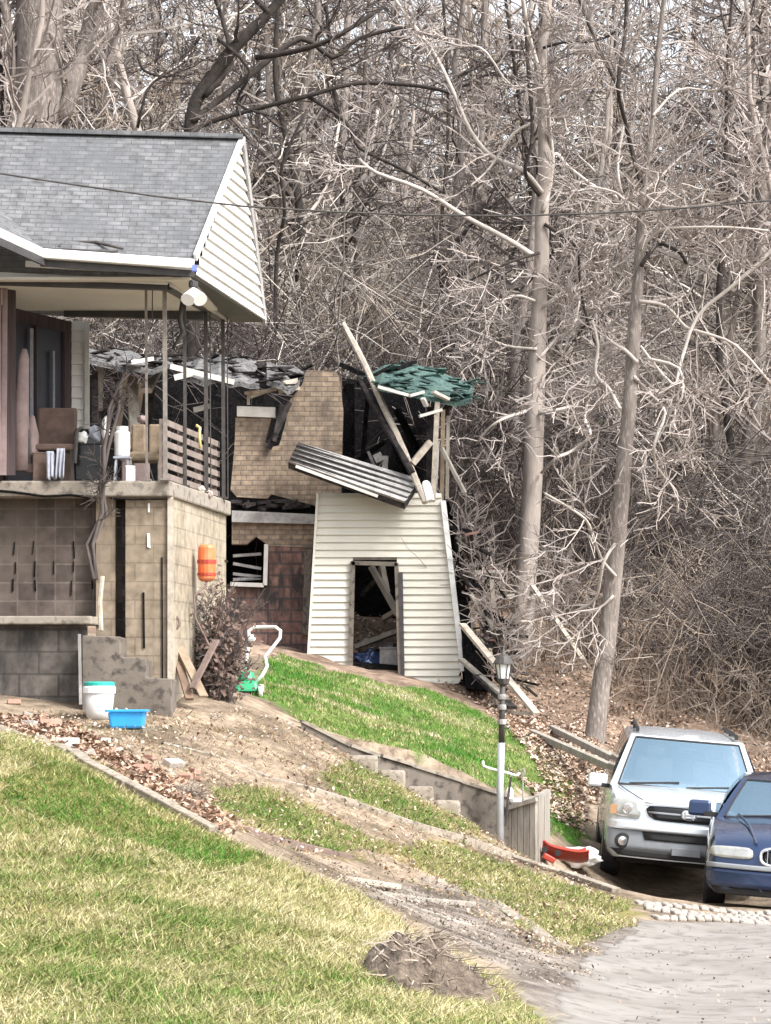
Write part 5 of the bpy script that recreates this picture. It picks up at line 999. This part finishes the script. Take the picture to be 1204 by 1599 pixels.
# ------------------------------------------------------------------ named trees (their limbs as they stand in the wood)
def poly3(pl, D, r, dj=.35):
    out = []; d = D
    for i, (a, b) in enumerate(pl):
        if i: d += r.gauss(0, dj)
        out.append(P(a, b, d))
    return out
def smooth_pl(pts_, rad, n=4):
    o, rr_ = [], []
    k = len(pts_)
    for i in range(k - 1):
        p0, p1, p2, p3 = pts_[max(i - 1, 0)], pts_[i], pts_[i + 1], pts_[min(i + 2, k - 1)]
        for j in range(n):
            t = j / n; o.append(.5 * ((2 * p1) + (p2 - p0) * t + (2 * p0 - 5 * p1 + 4 * p2 - p3) * t * t + (3 * p1 - p0 - 3 * p2 + p3) * t ** 3)); rr_.append(rad[i] + (rad[i + 1] - rad[i]) * t)
    return o + [pts_[-1]], rr_ + [rad[-1]]
def big_tree(name, label, D, trunk, limbs, bark, seed, twl=1.3, nt=14, tw='twig_pale', side='twig'):
    r = random.Random(seed); tp = poly3([(a, b) for a, b, _ in trunk], D, r, .02); tr_ = [c * .88 / F * D / 2 for _, _, c in trunk]
    base = tp[0].copy(); base.z = gz(base.x, base.y); tp[0] = Vector((base.x, base.y, min(base.z, tp[0].z) - .3)); T_ = thing(name, base, label, 'tree')
    p, q = smooth_pl(tp, tr_, 5); q[0] *= 1.35; q[1] *= 1.2; q[2] *= 1.08; m = MB(); m.tube(p, q, 12)
    m.build('trunk', M[bark], T_, smooth=True)
    m = MB(); tb = MB()
    for L_ in limbs:
        pl, w0, w1, mi = L_; w0 *= .8; pp_ = poly3(pl, D - .15, r, .22); k = len(pp_); rd = [(w0 + (w1 - w0) * i / (k - 1)) / F * D / 2 for i in range(k)]; a, b = smooth_pl(pp_, rd, 3); m.tube(a, b, 6, mi); spawn(tb, a, b, r, 2, nt // 3 + 1, twl, 4, .15, minr=.008)
    spawn(tb, p[len(p) // 2:], q[len(p) // 2:], r, 2, nt // 3, twl * 1.3, 4, .25, minr=.008)
    m.build('limbs', [M[tw], M['bark_dk']], T_, smooth=True); tb.build('twigs', M[side], T_, fix=False)
    return T_
big_tree('tall_tree', 'tall straight grey tree with forked top, left of the two in front', 56, [(808, 1062, 46), (816, 960, 42), (824, 860, 39), (832, 740, 36), (837, 600, 33), (842, 480, 28), (846, 400, 27), (846, 330, 25), (851, 270, 26), (849, 180, 23), (846, 100, 20), (852, 40, 16), (862, -60, 12)],
 [([(834, 400), (790, 372), (726, 338), (659, 296), (588, 270), (561, 248)], 11, 5, 0), ([(846, 300), (817, 266), (768, 244), (734, 203), (711, 150), (678, 83), (625, 11), (600, -30)], 10, 5, 0), ([(842, 305), (820, 270), (829, 230), (831, 188), (825, 120), (822, 60), (814, -20)], 8, 5, 1),
  ([(848, 330), (863, 264), (858, 200), (855, 158), (844, 117), (825, 49), (814, -20)], 9, 6, 0), ([(821, 642), (784, 655), (760, 672), (746, 690)], 7, 3, 0), ([(842, 646), (880, 638), (909, 625), (920, 590)], 7, 4, 0), ([(846, 738), (870, 715), (892, 705), (922, 680), (913, 650), (928, 590), (934, 550)], 7, 5, 0), ([(842, 395), (800, 408), (760, 425), (730, 440)], 6, 3, 1),
  ([(850, 350), (895, 380), (903, 400), (905, 430), (912, 480), (930, 540)], 7, 5, 1), ([(836, 470), (800, 462), (760, 490), (735, 500)], 6, 3, 0), ([(838, 545), (790, 540), (745, 520), (715, 510)], 6, 3, 0), ([(848, 480), (880, 455), (905, 450), (925, 440)], 6, 3, 0), ([(850, 250), (870, 240), (885, 258), (930, 292), (955, 300), (975, 325), (990, 335)], 7, 4, 0),
  ([(842, 560), (868, 530), (895, 510), (905, 470)], 7, 3, 0), ([(835, 190), (800, 210), (765, 262), (735, 290)], 6, 3, 0), ([(846, 120), (800, 135), (760, 82), (735, 70)], 5, 3, 0), ([(848, 75), (880, 66), (925, 64), (960, 50), (975, 20), (1000, -20)], 6, 4, 1)], 'bark_pale', 1)
big_tree('tall_tree', 'tall grey tree with crooked forked top just behind the silver car', 50, [(925, 1162, 42), (936, 1090, 34), (948, 1000, 33), (958, 900, 32), (968, 800, 30), (975, 720, 27), (984, 620, 26), (990, 520, 24), (996, 440, 20), (1000, 360, 15), (1004, 295, 13), (1018, 200, 11), (1028, 80, 10), (1044, -60, 8)],
 [([(1003, 292), (988, 240), (976, 188), (965, 136), (976, 53), (980, -40)], 9, 6, 1), ([(965, 136), (945, 95), (931, 68), (897, -20)], 7, 5, 1), ([(1001, 416), (1012, 398), (1029, 381), (1045, 386), (1063, 396), (1072, 412)], 9, 5, 1), ([(968, 638), (950, 605), (930, 583), (934, 540), (925, 500)], 7, 4, 0),
  ([(995, 566), (976, 547), (954, 535), (935, 547), (927, 581), (915, 620)], 8, 4, 0), ([(990, 588), (1020, 620), (1039, 646), (1022, 692), (1026, 730), (1056, 768), (1058, 801)], 7, 4, 0), ([(1000, 540), (1050, 600), (1063, 566), (1089, 494), (1146, 445), (1210, 388)], 5, 7, 0), ([(1000, 300), (1040, 322), (1100, 320), (1150, 310)], 6, 3, 0), ([(1002, 330), (975, 312), (960, 300), (920, 290)], 6, 3, 0),
  ([(1000, 390), (1030, 360), (1080, 355), (1140, 355), (1200, 360)], 6, 3, 0), ([(998, 470), (1040, 478), (1070, 510), (1100, 520), (1150, 540), (1204, 600)], 7, 4, 0), ([(1020, 180), (1060, 140), (1110, 142), (1140, 135)], 6, 3, 0), ([(1010, 560), (1060, 575), (1065, 620), (1040, 650)], 6, 3, 0), ([(975, 190), (965, 250), (968, 290), (980, 330)], 6, 4, 0), ([(962, 900), (938, 870), (920, 820), (900, 800), (850, 770)], 6, 4, 0), ([(958, 930), (935, 950), (900, 955)], 6, 3, 0), ([(960, 850), (942, 880), (930, 935), (895, 955)], 7, 4, 0)], 'bark', 2)
big_tree('slim_tree', 'slim leaning tree with pale bark, deeper in the wood above the silver car', 64, [(1062, 1100, 34), (1075, 980, 27), (1090, 860, 24), (1103, 760, 20), (1115, 700, 16), (1122, 600, 13), (1150, 480, 10), (1170, 300, 8), (1180, 50, 6)],
 [([(1105, 735), (1060, 730), (1030, 732)], 7, 5, 1), ([(1110, 730), (1150, 725), (1204, 718)], 8, 6, 1), ([(1090, 850), (1050, 900), (1030, 960), (1005, 1020)], 7, 5, 0), ([(1120, 690), (1160, 790), (1175, 850)], 6, 4, 0), ([(1075, 1040), (1100, 1070), (1120, 1110)], 7, 4, 0), ([(1122, 640), (1090, 600), (1060, 560), (1040, 500)], 7, 4, 0)], 'bark_pale', 3)
big_tree('large_tree', 'thick old tree trunk rising behind the roof at the top left', 62, [(60, 500, 105), (64, 300, 98), (62, 200, 92), (60, 100, 86), (62, 0, 84), (66, -100, 76)],
 [([(95, 190), (120, 120), (140, 40), (165, -60)], 34, 26, 0), ([(25, 150), (15, 60), (0, -40)], 18, 14, 0), ([(150, 130), (180, 60), (200, -30)], 14, 10, 0)], 'bark', 4, tw='bark')
big_tree('twisted_tree', 'dark vine covered tree leaning to the right behind the roof ridge', 60, [(300, 520, 28), (300, 300, 26), (300, 180, 24), (330, 120, 24), (370, 70, 22), (420, 20, 18), (470, -40, 14)],
 [([(300, 190), (350, 150), (400, 110), (470, 60), (520, 90), (560, 60), (640, 40)], 14, 6, 1), ([(320, 150), (360, 100), (350, 40), (330, -20)], 12, 6, 1), ([(290, 210), (330, 190), (400, 170), (480, 150), (560, 130), (660, 135), (720, 150)], 10, 6, 1), ([(400, 90), (460, 80), (520, 60), (600, 10)], 12, 6, 1), ([(480, 150), (540, 190), (560, 230), (620, 260), (690, 300)], 8, 5, 1), ([(215, 85), (225, 110), (260, 120), (280, 110)], 6, 4, 1), ([(215, 200), (230, 140), (255, 118)], 6, 4, 1), ([(420, 20), (380, -20)], 12, 8, 1), ([(430, 520), (432, 400), (445, 330), (440, 260), (480, 170)], 9, 5, 1), ([(340, 60), (390, 110), (370, 160), (420, 180)], 8, 4, 1)], 'bark_dk', 5, nt=9, side='twig_plum')
for i, (tk, lb) in enumerate((([(465, 640, 20), (468, 450, 18), (470, 350, 16), (455, 250, 12), (430, 120, 10), (440, -60, 7)], 'dark slender trunk standing just right of the white gable'), ([(690, 620, 12), (692, 500, 11), (688, 420, 10), (684, 400, 8), (700, 200, 6), (690, -40, 5)], 'thin black dead trunk behind the teal roof fragment'), ([(560, 600, 22), (562, 450, 20), (558, 300, 17), (570, 150, 13), (580, -50, 10)], 'brown trunk rising straight above the leaning pole'), ([(760, 700, 24), (762, 560, 22), (764, 450, 20), (750, 250, 15), (760, -50, 10)], 'brown trunk behind and left of the tall forked tree'), ([(520, 640, 26), (525, 500, 24), (530, 330, 20), (540, 100, 14), (545, -50, 10)], 'olive brown trunk behind the burnt brick wall'))):
    big_tree('slim_tree', lb, 66 + 2 * i, tk, [([(tk[2][0], tk[2][1]), (tk[2][0] + 40, tk[2][1] - 60), (tk[2][0] + 60, tk[2][1] - 160)], 8, 5, i % 2), ([(tk[1][0], tk[1][1]), (tk[1][0] - 50, tk[1][1] - 50), (tk[1][0] - 70, tk[1][1] - 120)], 7, 4, 0)], 'bark_dk' if i in (0, 1) else 'bark', 20 + i, nt=10)

# ------------------------------------------------------------------ background wood: one builder, copied
def forest_tree(seed, h, r0, bark, twm, dens):
    r = random.Random(seed); root = thing('forest_tree', (0, 0, 0), 'slender bare tree in the dense wood on the hillside', 'tree', 'bare trees of the wood on the hillside')
    n = 9; base = Vector((0, 0, -.4)); tip = Vector((r.gauss(0, h * .06), r.gauss(0, h * .06), h)); p = wander(base, tip, n, .10, r); q = [r0 * (1 - .85 * i / n) for i in range(n + 1)]
    m = MB(); m.tube(p, q, 7); m.build('trunk', bark, root, world=False, smooth=True)
    m = MB()
    for b in range(dens):
        t = r.uniform(.12, .97) * n; i = min(int(t), n - 1); s = p[i].lerp(p[i + 1], t - i); a = r.uniform(0, 6.28); L_ = h * r.uniform(.10, .26) * (1.15 - t / n * .6)
        c = wander(s, s + Vector((math.cos(a), math.sin(a), r.uniform(-.1, 1.1))).normalized() * L_, 6, .12, r); rb_ = max(q[i] * .45, .02); cr = [rb_ + (.011 - rb_) * (j / 6) for j in range(7)]
        m.tube(c, cr, 4, cap=False); spawn(m, c, cr, r, 1, 4, L_ * .5, 3, .15, minr=.010)
    m.build('crown', twm, root, world=False, fix=False); return root
protos = [forest_tree(100 + i, h, r0, M[b], M[t], dn) for i, (h, r0, b, t, dn) in enumerate(((15, .15, 'bark', 'twig', 34), (13, .11, 'bark_pale', 'twig_pale', 34), (17, .19, 'bark', 'twig_plum', 36), (12, .09, 'bark_dk', 'twig_plum', 30), (14, .12, 'bark_pale', 'twig', 36), (10, .07, 'bark', 'twig_tan', 34), (16, .13, 'bark_pale', 'twig_pale', 28), (11, .10, 'bark', 'twig_tan', 38)))]
r = random.Random(77); first = set()
slots = []
for row, (D, n) in enumerate(((60, 9), (66, 14), (72, 16), (79, 18), (87, 20), (96, 22), (106, 15), (118, 12), (130, 8))):
    for i in range(n):
        hw = .145 * D + 2; x = -hw + 2 * hw * (i + r.uniform(.1, .9)) / n; y = D + r.uniform(-3, 3)
        if y < 64 and -6 < x < 2.2: continue
        slots.append((x, y))
for k, (x, y) in enumerate(slots):
    i = r.choice((0, 1, 2, 2, 3, 3, 3, 4, 5, 6, 7)); pr = protos[i]; loc = Vector((x, y, gz(x, y))); s = r.uniform(.8, 1.25); rz = r.uniform(0, 6.28); rot = (r.gauss(0, .05), r.gauss(0, .06), rz)
    if i not in first: first.add(i); pr.location = loc; pr.rotation_euler = rot; pr.scale = (s, s, s)
    else: clone(pr, loc, rz, s, rot=rot)
for i in range(8):
    if i not in first:
        for c in list(protos[i].children): bpy.data.objects.remove(c)
        bpy.data.objects.remove(protos[i])
# ------------------------------------------------------------------ thicket (nobody could count it)
def template(seed, h, n, spread, mr):
    r = random.Random(seed); m = MB()
    for i in range(n):
        a = r.uniform(0, 6.28); b = Vector((r.gauss(0, spread * .5), r.gauss(0, spread * .5), -.15)); L_ = h * r.uniform(.5, 1.15); e = r.uniform(.2, 1.3) * L_
        p = [b, b + Vector((math.cos(a) * e * .2, math.sin(a) * e * .2, L_ * .5)), b + Vector((math.cos(a) * e * .6, math.sin(a) * e * .6, L_ * .85)), b + Vector((math.cos(a) * e, math.sin(a) * e, L_ * r.uniform(.55, 1.0)))]
        p = [b, *[v + Vector((r.gauss(0, .10), r.gauss(0, .10), r.gauss(0, .05))) for v in (b.lerp(p[1], .5), p[1], p[1].lerp(p[2], .5), p[2], p[3])]]; rd = [mr, mr * .9, mr * .8, mr * .65, mr * .5, mr * .3]; m.tube(p, rd, 3, cap=False); spawn(m, p, rd, r, 0, 6, h * .34, 3, .0, minr=mr * .35)
    fs = np.array([f for f in m.f]); return np.array([tuple(v) for v in m.v]), fs
tmpl = [template(200 + i, h, n, sp, mr) for i, (h, n, sp, mr) in enumerate(((2.0, 22, 1.1, .013), (3.6, 20, 1.0, .018), (1.1, 26, .9, .011), (5.0, 16, 1.2, .022)))]
def thicket(name, spots, matn, label, seed, kinds=(0, 1, 2, 3)):
    rr_ = np.random.default_rng(seed); VV, FF = [], []; base = 0
    z = gz_np(spots[:, 0], spots[:, 1])
    for (x, y), zz in zip(spots, z):
        v, f = tmpl[kinds[rr_.integers(0, len(kinds))]]; th = rr_.uniform(0, 6.28); s = rr_.uniform(.7, 1.35); c_, s_ = math.cos(th) * s, math.sin(th) * s
        VV.append(np.stack([v[:, 0] * c_ - v[:, 1] * s_ + x, v[:, 0] * s_ + v[:, 1] * c_ + y, v[:, 2] * s + zz], 1)); FF.append(f + base); base += len(v)
    V = np.concatenate(VV); Fq = np.concatenate(FF); me = bpy.data.meshes.new(name); me.vertices.add(len(V)); me.vertices.foreach_set('co', V.ravel()); me.loops.add(Fq.size); me.loops.foreach_set('vertex_index', Fq.ravel()); me.polygons.add(len(Fq)); me.polygons.foreach_set('loop_start', np.arange(0, Fq.size, 4)); me.polygons.foreach_set('loop_total', np.full(len(Fq), 4)); me.update(calc_edges=True)
    me.materials.append(M[matn]); o = bpy.data.objects.new(name, me); C.objects.link(o); return tag(o, label, 'undergrowth', kind='stuff')
def spots(n, d0, d1, seed, side=None):
    rr_ = np.random.default_rng(seed); D = rr_.uniform(d0, d1, n * 2); x = rr_.uniform(-1, 1, n * 2) * (.14 * D + 1.5); k = ~((D < 62) & (x < 2.2) & (x > -8)) & ~((D < 64) & (x > 2) & (rr_.uniform(0, 1, n * 2) < .8))
    return np.stack([x[k], D[k]], 1)[:n]
thicket('undergrowth', spots(330, 56, 92, 1), 'twig_pale', 'pale leafless undergrowth covering the lower hillside', 1)
thicket('undergrowth', spots(330, 57, 98, 2), 'twig_tan', 'tan leafless undergrowth covering the hillside', 2)
thicket('undergrowth', spots(380, 58, 130, 3), 'twig_plum', 'dark plum coloured undergrowth high on the hillside', 3)
thicket('undergrowth', spots(150, 92, 140, 4), 'twig', 'grey undergrowth near the top of the hillside', 4)
rs = np.random.default_rng(9); sp = np.concatenate([np.stack([rs.uniform(2.4, 10, 40), rs.uniform(55, 62, 40)], 1), np.stack([rs.uniform(5.0, 10, 22), rs.uniform(50, 57, 22)], 1)]); thicket('undergrowth', sp + .7, 'twig_plum', 'dark brush on the bank behind the cars at the right', 8, (0, 1)); thicket('undergrowth', sp, 'twig_tan', 'tan brush on the bank behind the cars at the right', 5, (0, 2))
sp = np.stack([rs.uniform(-7, 2.5, 90), rs.uniform(58, 66, 90)], 1); thicket('undergrowth', sp, 'twig_plum', 'brush right behind the burnt building', 6)
print('tris', sum(len(o.data.polygons) for o in bpy.data.objects if o.type == 'MESH'))
